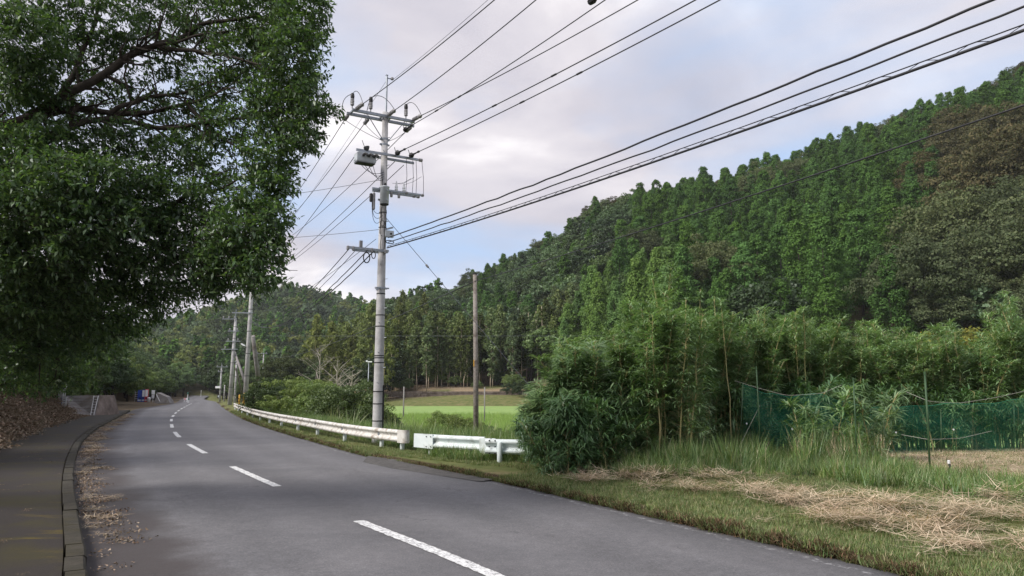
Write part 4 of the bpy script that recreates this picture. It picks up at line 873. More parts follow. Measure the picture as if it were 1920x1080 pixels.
lattice_pole(420, 750, 160, 722, .15, .11, 'plain short post close behind the sign-bearing distant pole', (), None, z=None)
lattice_pole(492, 716, 165, 662, .17, .12, 'distant utility pole rising behind the shrubs next to the leaning strut', ((663, 481, 502, 3), (686, 486, 498, 0)), 652)
lattice_pole(440, 750, 92, 675, .13, .11, 'slim wooden-looking pole right behind the four-armed pole', ((678, 437, 444, 0),), None)
def strut(p0, p1, r, lab):
    m = MB(); m.tube([p0, p1], [r, r * .75], 10); o = m.build('strut_pole', M['old_concrete'], None, p0, True, p0); tag(o, lab, 'pole')
strut(P(488, 735, 74), P(474, 630, 71), .25, 'thick leaning concrete strut propped against the lamp-bearing pole')
strut(P(459, 716, 86), P(440, 660, 88.5), .16, 'long leaning strut propped against the four-armed pole')
strut(P(453, 735, 93), P(442, 690, 90), .13, 'shorter leaning strut behind the four-armed pole')
for k, (a, b) in enumerate((((466, 588), (438, 587)), ((466, 520), (430, 598)), ((470, 530), (444, 598)), ((466, 560), (450, 621)))):
    wire(('horizontal bar-like wire joining the second and third poles', 'wire sloping from the second pole to the near end of the third pole top arm', 'wire sloping from the second pole to the far end of the third pole top arm', 'wire sloping from the second pole to the third pole second arm')[k], [P(*a, Y2), P(*b, Y3)], .02, sag=.3 if k else 0)
wire('wire crossing the open sky from the lamp-bearing pole to the wood over the road', [P(466, 530, Y2), P(300, 590, 60)], .016, sag=.5)
wire('long thin wire strung level across the valley in front of the slender trees', [P(500, 630, 110), P(1180, 630, 110)], .02, 'wire_grey', sag=.0)
wire('short stretch of wire seen level above the bamboo tops', [P(1560, 628, 60), P(1990, 626, 60)], .012, 'wire', sag=.05)
# wooden pole and its wire
YW = 25.5; bw = P(893, 818, YW); bw[2] = Hs(bw[0], YW)
e = empty('wooden_pole', bw, 'bare weathered wooden pole behind the second guardrail', 'pole'); m = MB(); tw = P(890.5, 514, YW)
m.tube([bw - ZU * .4, (bw + tw) / 2 + np.array([.01, 0, 0]), tw], [.095, .085, .068], 12); m.build('pole', M['wood'], e, bw, True)
m = MB(); m.lathe(tw - ZU * .02, [(0, .072), (.04, .074), (.05, .05)], ZU, 12); m.build('cap', M['rubber'], e, bw)
m = MB(); m.box(P(888.5, 681, YW - .1), (.03, .02, .22)); m.build('tag_plate', M['yellow_paint'], e, bw)
s0 = P(891, 527, YW - .08); E = G(1924, 184, z=s0[2] - .05)
wire('dark cable rising from the wooden pole across the wooded hill', [s0, E + (E - s0) * .3], .013, sag=.12, smooth_n=40)
wire('dark cable falling from the wooden pole towards the far valley pole', [s0, P(497, 668, 160)], .02, sag=1.2, smooth_n=40)
print('poles done')

# ------------------------------------------------------------------ guardrails
def wbeam(pts, ztop, name, mat, par, org, hh=.35):
    """W-beam plate that follows pts (x, y) with its face towards the road"""
    prof = [(0, 0), (.045, -.01), (.075, -.05), (.075, -.085), (.02, -.135), (.0, -.155), (.0, -.195), (.02, -.215), (.075, -.265), (.075, -.30), (.045, -.34), (0, -.35)]
    pts = np.asarray(pts); T = unit(np.gradient(pts, axis=0)); Nn = np.stack([-T[:, 1], T[:, 0]], 1); V = []; k = len(prof)
    side = np.where(Nn[:, 0] > 0, -1, 1)[:, None]; Nn = Nn * side
    for i, p in enumerate(pts):
        for (o, z) in prof: V.append((p[0] + Nn[i, 0] * (o + .02), p[1] + Nn[i, 1] * (o + .02), ztop[i] + z * .9))
    n0 = len(V)
    for i, p in enumerate(pts):
        for (o, z) in prof: V.append((p[0] + Nn[i, 0] * (o + .015), p[1] + Nn[i, 1] * (o + .015), ztop[i] + z * .9))
    F = []
    for i in range(len(pts) - 1):
        for j in range(k - 1):
            F.append((i * k + j, i * k + j + 1, (i + 1) * k + j + 1, (i + 1) * k + j)); F.append((n0 + i * k + j, n0 + (i + 1) * k + j, n0 + (i + 1) * k + j + 1, n0 + i * k + j + 1))
    me = meshdata(name, np.array(V) - org, F); return link(name, me, mat, par)
def end_cap(p, t, nrm, z, par, org, mat, L=.5, rr=.17):
    m = MB(); q = []
    th = np.linspace(0, math.pi * .9, 9); base = [p + t * (L * s) + nrm * .10 for s in (0, .5, 1)]
    outl = [b for b in base] + [base[-1] - nrm * rr + (t * math.sin(a) + nrm * math.cos(a)) * rr for a in th[1:]]
    V = []; 
    for b in outl: V += [(b[0], b[1], z + .01), (b[0], b[1], z - .32)]
    V2 = [(x - nrm[0] * .006, y - nrm[1] * .006, zz) for x, y, zz in V]; n = len(outl); F = []
    for i in range(n - 1): F.append((2 * i, 2 * i + 1, 2 * i + 3, 2 * i + 2))
    m.add(V, F); return m.build('end_cap', mat, par, org)
def rails():
    posts = [(750, 852), (709, 846), (642, 833), (593, 820.5), (555, 811), (525, 803.5), (503, 797), (486, 791.5), (471.5, 786), (462, 781.5), (452, 777), (445, 773), (439.5, 769.5), (435, 767), (431, 764), (428, 762), (425.5, 760)]
    Pg = np.array([G(*p)[:2] for p in posts]); A2 = Pg[np.argsort(Pg[:, 1])]
    ys = np.linspace(A2[0, 1], 66, 220); xs = np.interp(ys, A2[:, 1], A2[:, 0])
    for _ in range(30): xs[1:-1] = (xs[:-2] + 2 * xs[1:-1] + xs[2:]) / 4
    C = np.stack([xs, ys], 1); org = np.array([C[0, 0], C[0, 1], 0]); e = empty('guardrail', org, 'long weathered white guardrail curving along the road past the large concrete pole', 'guardrail')
    t0 = unit(C[1] - C[0]); nr = np.array([-t0[1], t0[0]]); nr = nr if nr[0] < 0 else -nr
    start = C[0] - t0 * .04
    d = np.r_[0, np.cumsum(np.hypot(*np.diff(C, axis=0).T))]; tot = d[-1]; zt = lambda s: .625 + 0 * s
    s = 0
    first = True
    while s < tot - .5:
        s2 = min(s + 3.96, tot); q = np.linspace(s, s2, 9); pts = np.stack([np.interp(q, d, C[:, 0]), np.interp(q, d, C[:, 1])], 1)
        if first: pts = np.vstack([start, pts]); q = np.r_[0, q]
        wbeam(pts, zt(q), 'beam', M['white_old'], e, org); 
        if s2 < tot - .5:
            pc = pts[-1]; T = unit(pts[-1] - pts[-2]); N_ = np.array([-T[1], T[0]]); N_ = N_ if N_[0] < 0 else -N_
            m = MB()
            for zz in (.06, .30):
                for uu in (-.1, .1): m.lathe(np.array([*(pc + N_ * .10 + T * uu), .625 - zz]), [(-.03, .02), (.004, .016)], np.array([*N_, 0]), 6)
            b_ = m.build('bolts', M['steel'], e, org); b_['kind'] = 'stuff'
        s = s2; first = False
    m = end_cap(start + t0 * .02, -t0, nr, .625, e, org, M['white_old'], .28, .1)
    for k, p in enumerate(Pg):
        i = np.argmin(np.hypot(*(C - p).T)); c = C[i]; T = unit(C[min(i + 1, 219)] - C[max(i - 1, 0)]); N_ = np.array([-T[1], T[0]]); N_ = N_ if N_[0] < 0 else -N_
        c = c - N_ * .06; m = MB(); m.lathe(np.array([c[0], c[1], -.3]), [(0, .057), (.86, .057), (.88, .04)], ZU, 12); o = m.build('post', M['white_new'], e, org, True)
        m = MB(); m.box(np.array([*(c + N_ * .07), .45]), (.07, .08, .2), (*T, 0)); m.build('bracket', M['steel'], o)
        bpy.data.objects[o.name]; o.children[0].parent = o; o.children[0].data.transform(Matrix.Translation(-Vector(org)))
    # second guardrail turning away beside the apron
    p0, p1, p2, p3 = G(776, 852)[:2], G(812, 857.5)[:2], G(932, 872)[:2], G(1075, 876)[:2]
    z2 = .60; T1 = unit(p2 - p0); N1 = np.array([-T1[1], T1[0]]); N1 = N1 if N1[1] < 0 else -N1
    a = np.array([(785 - 960) / FPX * 18.25, 18.25]); b = np.array([(906 - 960) / FPX * 17.0, 17.0]); org = np.array([a[0], a[1], 0]); T1 = unit(b - a); N1 = np.array([-T1[1], T1[0]]); N1 = N1 if N1[1] < 0 else -N1
    e = empty('guardrail', org, 'short bright white guardrail with flat end plates beside the driveway apron', 'guardrail')
    def plate(c0, c1, z, h0, h1, nm, parent, mat, off=.105, fold=.05):
        m = MB(); V = []
        for cpt in (c0, c1):
            for zz in (z + .0, z - h0 if cpt is c0 else z - h1): V.append((*(cpt + N1 * off), zz))
        V = V + [(x - N1[0] * .02, y - N1[1] * .02, zz) for x, y, zz in V]; m.add(V, [(0, 1, 3, 2), (4, 6, 7, 5), (0, 2, 6, 4), (1, 5, 7, 3), (0, 4, 5, 1), (2, 3, 7, 6)]); return m.build(nm, mat, parent, org)
    def straight(aa, bb, z, par, og):
        q = np.linspace(0, 1, 6)[:, None]; pts = aa * (1 - q) + bb * q
        prof = [(0, 0), (.045, -.01), (.075, -.05), (.075, -.085), (.02, -.135), (.0, -.155), (.0, -.195), (.02, -.215), (.075, -.265), (.075, -.30), (.045, -.34), (0, -.35)]; k = len(prof)
        V = [(*(p + N1 * (o + .02)), z + zz * .9) for p in pts for o, zz in prof] + [(*(p + N1 * (o + .014)), z + zz * .9) for p in pts for o, zz in prof]; n0 = len(pts) * k; F = []
        for i in range(len(pts) - 1):
            for j in range(k - 1): F += [(i * k + j, i * k + j + 1, (i + 1) * k + j + 1, (i + 1) * k + j), (n0 + i * k + j, n0 + (i + 1) * k + j, n0 + (i + 1) * k + j + 1, n0 + i * k + j + 1)]
        return link('beam', meshdata('beam', np.array(V) - og, F), M['white_new'], par)
    straight(a + T1 * .5, b + T1 * .1, z2, e, org)
    w = plate(a, a + T1 * .62, z2 + .01, .32, .34, 'end_plate', e, M['white_new'])
    w = plate(b - T1 * .0, b + T1 * .32, z2 - .02, .40, .38, 'end_plate', e, M['white_new'], .12)
    for c in ((a + T1 * .45), (b + T1 * .3)):
        cc = c - N1 * .02; m = MB(); m.lathe(np.array([*cc, -.3]), [(0, .057), (.86, .057), (.87, .04)], ZU, 12); m.build('post', M['white_new'], e, org, True)
    m = MB()
    for uu in (.42, .56, ):
        for zz in (.05, .28): m.lathe(np.array([*(a + T1 * uu + N1 * .108), z2 - zz]), [(-.01, .016), (.016, .012)], np.array([*N1, 0]), 6)
    o = m.build('bolts', M['rubber'], e, org); o['kind'] = 'stuff'
    a3 = b + T1 * .22 + np.array([.05, -.25]); c3 = np.array([(941 - 960) / FPX * 16.3, 16.3]); b3 = c3 + T1 * 2.3 + np.array([.0, .8]); org3 = np.array([c3[0], c3[1], 0])
    e = empty('guardrail', org3, 'bright white guardrail running into the bamboo thicket', 'guardrail'); old = (T1, N1); T1_ = unit(b3 - c3); N1 = np.array([T1_[1], -T1_[0]]); N1 = N1 if N1[1] < 0 else -N1
    straight(c3 - T1_ * .35, b3, z2 - .01, e, org3)
    for s_ in (0., 2.0): cc = c3 + T1_ * s_ + (N1 * .13 if s_ == 0 else -N1 * .04); m = MB(); m.lathe(np.array([*cc, -.3]), [(0, .057), (.86 if s_ else .82, .057), (.88 if s_ else .84, .04)], ZU, 12); m.build('post', M['white_new'], e, org3, True)
    m = MB()
    for uu in (-.25, -.12):
        for zz in (.04, .17, .31): m.lathe(np.array([*(c3 + T1_ * uu + N1 * .1), z2 - zz]), [(-.03, .016), (.014, .012)], np.array([*N1, 0]), 6)
    o = m.build('bolts', M['rubber'], e, org3); o['kind'] = 'stuff'
rails()

# ------------------------------------------------------------------ small things along the road
def simple(name, lab, cat, org):
    return empty(name, org, lab, cat)
def things():
    # yellow guards
    for px, pt, pb, Y, lab in ((456.5, 737, 766, 68, 'taller yellow guard tube at the foot of the lamp-bearing pole'), (448.5, 740, 758, 84, 'shorter yellow guard tube further along the guardrail')):
        b = P(px, pb, Y); b[2] = Hs(b[0], Y); zt = P(px, pt, Y)[2]; m = MB(); m.lathe(b, [(0, .09), (zt - b[2] - .05, .09), (zt - b[2], .06)], ZU, 10); tag(m.build('wire_guard', M['yellow_paint'], None, b, True, b), lab, 'wire guard')
    # lamp post in the valley
    Y = 92; b = P(690, 735, Y); b[2] = Hs(b[0], Y); e = simple('lamp_post', 'slim grey lamp post with a twin lamp head beyond the shrubs', 'lamp post', b); zt = P(690, 679, Y)[2]
    m = MB(); m.tube([b, np.array([b[0], Y, zt])], [.07, .05], 8); m.build('pole', M['steel'], e, b, True); m = MB(); m.box(np.array([b[0] + .15, Y, zt + .05]), (.5, .25, .14)); m.box(np.array([b[0] - .25, Y, zt + .12]), (.2, .2, .2)); m.build('lamp_head', M['white'], e, b)
    # thin concrete posts on the paddy margin
    for px, pt, pb, Y, r, lab in ((756.5, 725, 774, 60, .06, 'slim concrete post in the paddy between the concrete pole and the wooden pole'), (908.5, 726, 782, 52, .045, 'thin pale post in the grass just past the wooden pole')):
        b = P(px, pb, Y); b[2] = Hs(b[0], Y); zt = P(px, pt, Y)[2]; m = MB(); m.lathe(b - ZU * .2, [(0, r), (zt - b[2] + .2, r * .9)], ZU, 8); tag(m.build('field_post', M['old_concrete'], None, b, True, b), lab, 'post')
    Y = 131; b = P(1016.5, 741, Y); b[2] = Hs(b[0], Y); m = MB(); m.lathe(b, [(0, .5), (.8, .5), (.95, .4), (1.0, .1)], ZU, 14); tag(m.build('water_tank', M['white'], None, b, True, b), 'small white tank on the bank in front of the slender trees', 'tank')
    # stone wall at the foot of the wood
    m = MB(); r = np.random.default_rng(6); Y = 137.0; e = simple('stone_wall', 'low dark rubble stone wall along the foot of the wood behind the paddies', 'wall', np.array([0, Y, .7])); st = MB()
    for row in range(3):
        x = -24.
        while x < 9:
            w = r.uniform(.5, .95); st.box(np.array([x + w / 2, Y - .05 + r.uniform(-.05, .05), .85 + row * .33]), (w - .05, .5, .30)); x += w
    o = st.build('stones', M['stone'], e, (0, Y, .7)); o['kind'] = 'stuff'
    m.box(np.array([-7.5, Y + .35, 1.2]), (33, .5, 1.0)); m.build('wall_core', M['stone'], e, (0, Y, .7))
    # vending machines on the far side
    Y = 113
    def vend(px0, px1, top, cols, lab, k):
        x0, x1 = P(px0, 740, Y)[0], P(px1, 740, Y)[0]; z0 = .16; w = x1 - x0; b = np.array([(x0 + x1) / 2, Y, z0]); e = simple('vending_machine', lab, 'vending machine', b)
        ax = np.array([.93, .36, 0]) ; 
        m = MB(); m.box(b + ZU * (top / 2), (w, .7, top), ax); m.build('cabinet', M[cols[1]], e, b)
        fy = -.36; F_ = np.array([ax[1], -ax[0], 0]); m = MB(); m.box(b + F_ * .36 + ZU * top * .68, (w * .86, .03, top * .52), ax); wn = m.build('display_window', M[cols[0]], e, b)
        for j in range(3): m = MB(); m.box(b + F_ * .38 + ZU * top * (.5 + .16 * j), (w * .74, .03, .12), ax); m.build('drinks_shelf', M[('blue', 'red', 'white')[(j + k) % 3]], wn)
        m = MB(); m.box(b + F_ * .36 + ZU * top * .3, (w * .5, .03, .18), ax); m.build('coin_panel', M['glass'], e, b); m = MB(); m.box(b + F_ * .36 + ZU * top * .12, (w * .8, .04, .2), ax); m.build('dispensing_flap', M['boxgrey'], e, b)
        for s in (-1, 1): m = MB(); m.box(b + ax * s * w * .4 - ZU * .06, (.08, .5, .14), ax); m.build('foot', M['rubber'], e, b)
    vend(259, 266.5, 1.72, ('blue', 'blue'), 'all-blue vending machine at the roadside below the trees', 0)
    vend(267.2, 271.8, 1.8, ('white', 'blue'), 'narrow vending machine with a white top and blue lower half, the middle one', 1)
    vend(272.5, 277.8, 1.86, ('white', 'red'), 'vending machine with a white top and red lower half, nearest the notice sign', 2)
    b = P(278.8, 754, Y - .4); b[2] = .13; m = MB(); m.lathe(b, [(0, .2), (.55, .24), (.6, .25), (.7, .12)], ZU, 12); tag(m.build('litter_bin', M['white'], None, b, True, b), 'small whitish litter bin beside the red vending machine', 'bin')
    b = P(256, 748, Y + .6); b[2] = .15; e = simple('display_rack', 'small white rack beside the blue vending machine', 'rack', b); 
    for j in range(4): m = MB(); m.box(b + ZU * (.45 + .32 * j), (.5, .3, .04)); m.build('shelf', M['white'], e, b)
    m = MB(); 
    for s in (-1, 1): m.tube([b + np.array([s * .24, 0, 0]), b + np.array([s * .24, 0, 1.5])], .02, 4)
    m.build('frame', M['white'], e, b)
    # notice sign on its post
    Y = 108; b = P(286.5, 753, Y); b[2] = .14; e = simple('notice_sign', 'white roadside notice sign with a dark green square, beside the vending machines', 'sign', b)
    m = MB(); m.tube([b, b + ZU * 1.7], .035, 6); m.build('post', M['white'], e, b)
    m = MB(); m.box(b + ZU * 1.42 - np.array([0, .05, 0]), (.46, .03, .62)); s = m.build('board', M['white'], e, b); m = MB(); m.box(b + ZU * 1.5 - np.array([0, .07, 0]), (.3, .02, .3)); m.build('green_square', M['sign_green'], s)
    m = MB(); m.box(b + ZU * .8 - np.array([0, .05, 0]), (.38, .03, .5)); s = m.build('plate', M['white'], e, b)
    for j in range(3): m = MB(); m.box(b + ZU * (.68 + .12 * j) - np.array([0, .07, 0]), (.24, .02, .04)); m.build('print_line', M['sign_print'], s)
    # sloped concrete revetment beyond it
    def wedge(name, pts, Y, th, lab, mat='old_concrete', z0=None):
        F0 = [P(x, y, Y) for x, y in pts]
        if z0 is not None: F0[0][2] = z0; F0[1][2] = z0
        V = F0 + [p + np.array([-.3, th, 0]) for p in F0]; n = len(pts); org = F0[0].copy(); m = MB(); m.add(V, [tuple(range(n)), tuple(reversed(range(n, 2 * n)))] + [(i, i + n, (i + 1) % n + n, (i + 1) % n) for i in range(n)])
        return m, org
    m, org = wedge('w', [(289, 755), (319, 754), (312, 744), (294, 736)], 106, 2.0, '', z0=0); o = m.build('concrete_revetment', M['old_concrete'], None, org, False, org); tag(o, 'grey sloped concrete revetment beyond the notice sign', 'retaining wall')
    m = MB(); m.tube([P(293, 739, 105.6), P(300, 753, 105.6)], .05, 5); m.build('rail', M['white'], o, org)
    # near concrete retaining wall with stair rails
    Y = 50; e0 = G(183, 779)[:2]
    F0 = [P(124, 742, 50.5), P(187, 741, 49), P(177, 776, 47.5), P(131, 783, 46.5)]; F0[2][2] = .05; F0[3][2] = .05; bk = [p + np.array([-.5, 2.2, 0]) for p in F0]; org = F0[3].copy()
    m = MB(); m.add(F0 + bk, [(0, 3, 2, 1), (4, 5, 6, 7), (0, 1, 5, 4), (1, 2, 6, 5), (2, 3, 7, 6), (3, 0, 4, 7)]); rw = m.build('retaining_wall', M['old_concrete'], None, org, False, org); tag(rw, 'pale sloped concrete retaining wall at the edge of the footpath behind the notice board', 'retaining wall')
    def lerp(u, v, off=.05):   # point on the sloped face
        a = F0[0] * (1 - u) + F0[1] * u; b = F0[3] * (1 - u) + F0[2] * u; return a * (1 - v) + b * v + np.array([.02, -off, .02])
    for u in (.84, .97): m = MB(); m.tube([lerp(u, .05), lerp(u, .95)], .035, 5); m.build('stair_rail', M['concrete'], rw, org)
    for k in range(7): m = MB(); v = .1 + .12 * k; m.tube([lerp(.84, v), lerp(.97, v)], .025, 4); m.build('rung', M['concrete'], rw, org)
    for k in range(5): m = MB(); v = .15 + .16 * k; m.tube([lerp(.0, v, .012), lerp(.82, v, .012)], .012, 4); m.build('joint', M['stone'], rw, org)
    sd_ = [P(187.5, 741, 49), P(198, 772, 49.5), P(178, 776.5, 47.6)]; sd_[1][2] = .05; sd_[2][2] = .05; bk = [p + np.array([.0, 1.8, 0]) for p in sd_]; m = MB(); m.add(sd_ + bk, [(0, 2, 1), (3, 4, 5), (0, 1, 4, 3), (1, 2, 5, 4), (2, 0, 3, 5)]); o = m.build('concrete_wedge', M['stone'], None, sd_[2], False, sd_[2]); tag(o, 'brown stained wedge-shaped wall end facing the side lane', 'wall')
    # notice board and grey pillar on the bank
    b = P(118, 781, 44); b[2] = Hs(b[0], 44); e = simple('notice_board', 'narrow white notice board on a grey post at the leafy bank', 'sign', b)
    m = MB(); m.tube([b - ZU * .2, b + ZU * 1.9], .05, 8); m.build('post', M['concrete'], e, b, True); z0 = P(120, 755, 44)[2]
    m = MB(); m.box(np.array([b[0] + .05, b[1] - .08, z0]), (.27, .03, .62)); s = m.build('board', M['white'], e, b); m = MB(); m.box(np.array([b[0] - .095, b[1] - .07, z0]), (.03, .05, .64)); m.build('edge_strip', M['blue'], s, b)
    for j in range(4): m = MB(); m.box(np.array([b[0] + .06, b[1] - .1, z0 + .2 - .13 * j]), (.10 + .03 * (j % 2), .012, .035)); m.build('print_line', M['sign_print'], s, b)
    b = P(113, 778, 46); b[2] = Hs(b[0], 46); m = MB(); m.box(b + ZU * .7, (.28, .28, 1.6)); m.box(b + ZU * 1.53, (.34, .34, .08)); tag(m.build('concrete_pillar', M['concrete'], None, b, False, b), 'square grey concrete pillar behind the white notice board', 'pillar')
    # folded white trestle by the lane
    b = P(205, 762, 62); b[2] = Hs(b[0], 62) ; e = simple('trestle', 'small white folding trestle at the side lane past the retaining wall', 'trestle', b)
    for s, t in (((-.25, 0, 0), (-.05, 0, .75)), ((.3, 0, 0), (-.05, .05, .75)), ((-.15, .3, 0), (-.05, .05, .75))): m = MB(); m.tube([b + np.array(s), b + np.array(t)], .035, 5); m.build('leg', M['white'], e, b)
    # markers at the bend
    for px, pt, pb, Y, lab in ((351.5, 736, 752, 112, 'thin white roadside marker with a green top at the bend'), (353.5, 747, 757, 108, 'short white delineator post in front of the green-topped marker'), (376.8, 732, 742, 190, 'pale post far along the shaded road')):
        b = P(px, pb, Y); b[2] = Hs(b[0], Y); zt = P(px, pt, Y)[2]; e = simple('road_marker', lab, 'marker post', b); m = MB(); m.tube([b, np.array([b[0], Y, zt])], .05, 6); m.build('post', M['white'], e, b)
        m = MB(); m.lathe(np.array([b[0], Y, zt]), [(-.25, .08), (0, .09), (.04, .04)], ZU, 8); m.build('reflector', M['sign_green' if 'green' in lab else 'white'], e, b)
    b = P(348, 751, 113); b[2] = .12; e = simple('road_barrier', 'tiny red and white barrier board beside the green-topped marker', 'barrier', b); m = MB(); m.box(b + ZU * .45, (.55, .05, .22)); m.build('board', M['white'], e, b); m = MB(); m.box(b + ZU * .45 - np.array([.1, .03, 0]), (.16, .02, .2)); m.build('red_stripe', M['red'], e, b)
    for s in (-1, 1): m = MB(); m.tube([b + np.array([s * .2, 0, 0]), b + np.array([s * .2, 0, .5])], .025, 4); m.build('leg', M['white'], e, b)
things()
print('small things done')
#PART3
# ------------------------------------------------------------------ blades, leaves and culms close to the camera
def blades(base, dirn, L, w, droop, r, segs=3):
    """curved tapering blades; dirn is the starting direction, droop bends the tip to the ground"""
    n = len(base); side = unit(np.cross(dirn, np.array([0, 0, 1.]) + r.normal(size=(n, 3)) * .15)); V = []
    p = base.copy(); d = dirn.copy(); st = (L / segs)[:, None]; ww = [1.0, .95, .6, .0] if segs == 3 else [.5, 1.0, 0.]
    for k in range(segs + 1):
        if k == segs: V.append(p)
        else: V.append(p - side * (w * ww[k] / 2)[:, None]); V.append(p + side * (w * ww[k] / 2)[:, None])
        p = p + d * st; d = unit(d + np.array([0, 0, -1.]) * droop[:, None])
    V = np.stack(V, 1); m = V.shape[1]; F = []
    o = (np.arange(n) * m)[:, None]
    for k in range(segs - 1): F.append(o + np.array([[2 * k, 2 * k + 1, 2 * k + 3, 2 * k + 2]]))
    t = o + np.array([[2 * segs - 2, 2 * segs - 1, 2 * segs, 2 * segs]])
    quads = np.concatenate(F); tri = o + np.array([[2 * segs - 2, 2 * segs - 1, 2 * segs]])
    return V.reshape(-1, 3), quads, tri
def mesh_qt(name, V, Q, T, mat):
    me = bpy.data.meshes.new(name); V = np.asarray(V, np.float32); me.vertices.add(len(V)); me.vertices.foreach_set('co', V.ravel()); nl = Q.size + T.size; me.loops.add(nl)
    me.loops.foreach_set('vertex_index', np.concatenate([Q.ravel(), T.ravel()]).astype(np.int32)); me.polygons.add(len(Q) + len(T))
    me.polygons.foreach_set('loop_start', np.concatenate([np.arange(0, Q.size, 4), Q.size + np.arange(0, T.size, 3)]).astype(np.int32)); me.update(calc_edges=True); me.materials.append(mat); return me
def tuft(name, seed, n, h, spread, w, mat, lean=.35, droop=.35, rad=.08, flat=False):
    r = np.random.default_rng(seed); a = r.uniform(0, 6.28, n); q = r.uniform(0, 1, n) ** .5 * rad; base = np.column_stack([np.cos(a) * q, np.sin(a) * q, np.full(n, -.02)])
    d = r.normal(size=(n, 3)) * lean; d[:, 2] = 1 if not flat else r.uniform(.02, .25, n); 
    if flat: d[:, :2] = np.column_stack([np.cos(a), np.sin(a)]) + r.normal(size=(n, 2)) * .3; base[:, :2] = r.uniform(-rad, rad, (n, 2)); base[:, 2] = r.uniform(.0, .06, n)
    V, Q, T = blades(base, unit(d), h * r.uniform(.45, 1.15, n), w * r.uniform(.6, 1.3, n), droop * r.uniform(.3, 1.3, n), r); return mesh_qt(name, V, Q, T, mat)
GT = [tuft('grass_tuft', s, 34, .38, .1, .011, M['grass'], .35, .32, .10) for s in (1, 2, 3)]
GL = [tuft('tall_grass_tuft', s, 30, .75, .1, .014, M['grass'], .28, .36, .12) for s in (4, 5, 6)]
LN = [tuft('short_grass_tuft', s, 30, .085, .1, .006, M['lawn'], .6, .2, .09) for s in (7, 8, 9)]
ST = [tuft('straw_clump', s, 34, .34, .1, .007, M['straw'], .5, .06, .20, True) for s in (10, 11, 12)]
RT = [tuft('root_clump', s, 26, .10, .1, .008, M['roots'], .8, .5, .06) for s in (13, 14)]
RI = [tuft('rice_tuft', s, 16, .5, .1, .016, M['rice'], .22, .2, .10) for s in (15, 16)]
DG = [tuft('dry_reed_tuft', s, 22, .62, .1, .012, M['straw'], .3, .3, .12) for s in (25, 26)]
PG = [tuft('plume_grass_tuft', s, 46, 1.2, .1, .018, M['plume'], .30, .30, .16) for s in (17, 18)]
def litter_mesh(seed, n, rad):
    r = np.random.default_rng(seed); c = np.column_stack([r.uniform(-rad, rad, (n, 2)), r.uniform(.0, .035, n)]); nr = unit(np.column_stack([r.normal(size=(n, 2)) * .5, np.ones(n)]))
    V, F = cards(c, nr, r.uniform(.018, .042, n), r, .5); me = meshdata('leaf_scatter', V, F); me.materials.append(M['dead_leaf']); return me
LF = [litter_mesh(s, 40, .28) for s in (20, 21, 22)]

def rgrid(x0, x1, y0, y1, n, seed):
    r = np.random.default_rng(seed); return np.column_stack([r.uniform(x0, x1, n), r.uniform(y0, y1, n)]), r
def put(name, pts, r, sc, variants, label=None, cat=None, dz=0.0, tilt=None):
    if len(pts) == 0: return
    z = H(pts[:, 0], pts[:, 1]) + dz; scatter(name, np.column_stack([pts, z]), r.uniform(0, 6.28, len(pts)), sc, variants, tilt=tilt)
def inpoly(pts, poly):
    x, y = pts[:, 0], pts[:, 1]; c = np.zeros(len(pts), bool); n = len(poly)
    for i in range(n):
        x1, y1 = poly[i]; x2, y2 = poly[(i + 1) % n]; c ^= ((y1 > y) != (y2 > y)) & (x < (x2 - x1) * (y - y1) / (y2 - y1 + 1e-12) + x1)
    return c
def gp(pts, z=.1): return [tuple(G(*p, z)[:2]) for p in pts]
dr = lambda p: (p[:, 0] - Rx(p[:, 1])) * COSR
# bands of the verge, traced on the ground
LOBES = [gp(q) for q in ([(1075, 895), (1120, 872), (1150, 880), (1190, 897), (1330, 905), (1440, 915), (1535, 930), (1500, 955), (1400, 948), (1300, 935), (1180, 918), (1090, 912)],
                         [(1520, 954), (1640, 950), (1745, 962), (1760, 990), (1700, 1008), (1600, 1000), (1540, 985)], [(1735, 1005), (1800, 965), (1880, 972), (1990, 1000), (2000, 1050), (1900, 1040), (1800, 1040)],
                         [(1850, 950), (1960, 955), (2100, 990), (2100, 1020), (1960, 990)])]
def STRAWM(p):
    m = np.zeros(len(p), bool)
    for L in LOBES: m |= inpoly(p + np.column_stack([.10 * np.sin(p[:, 1] * 9 + p[:, 0] * 4), .10 * np.sin(p[:, 0] * 7)]), L)
    return m
THICK = gp([(985, 893), (1045, 905), (1130, 892), (1190, 872), (1300, 868), (1390, 850), (1460, 800), (1700, 800), (2300, 800), (2300, 770), (1000, 770), (975, 850)])
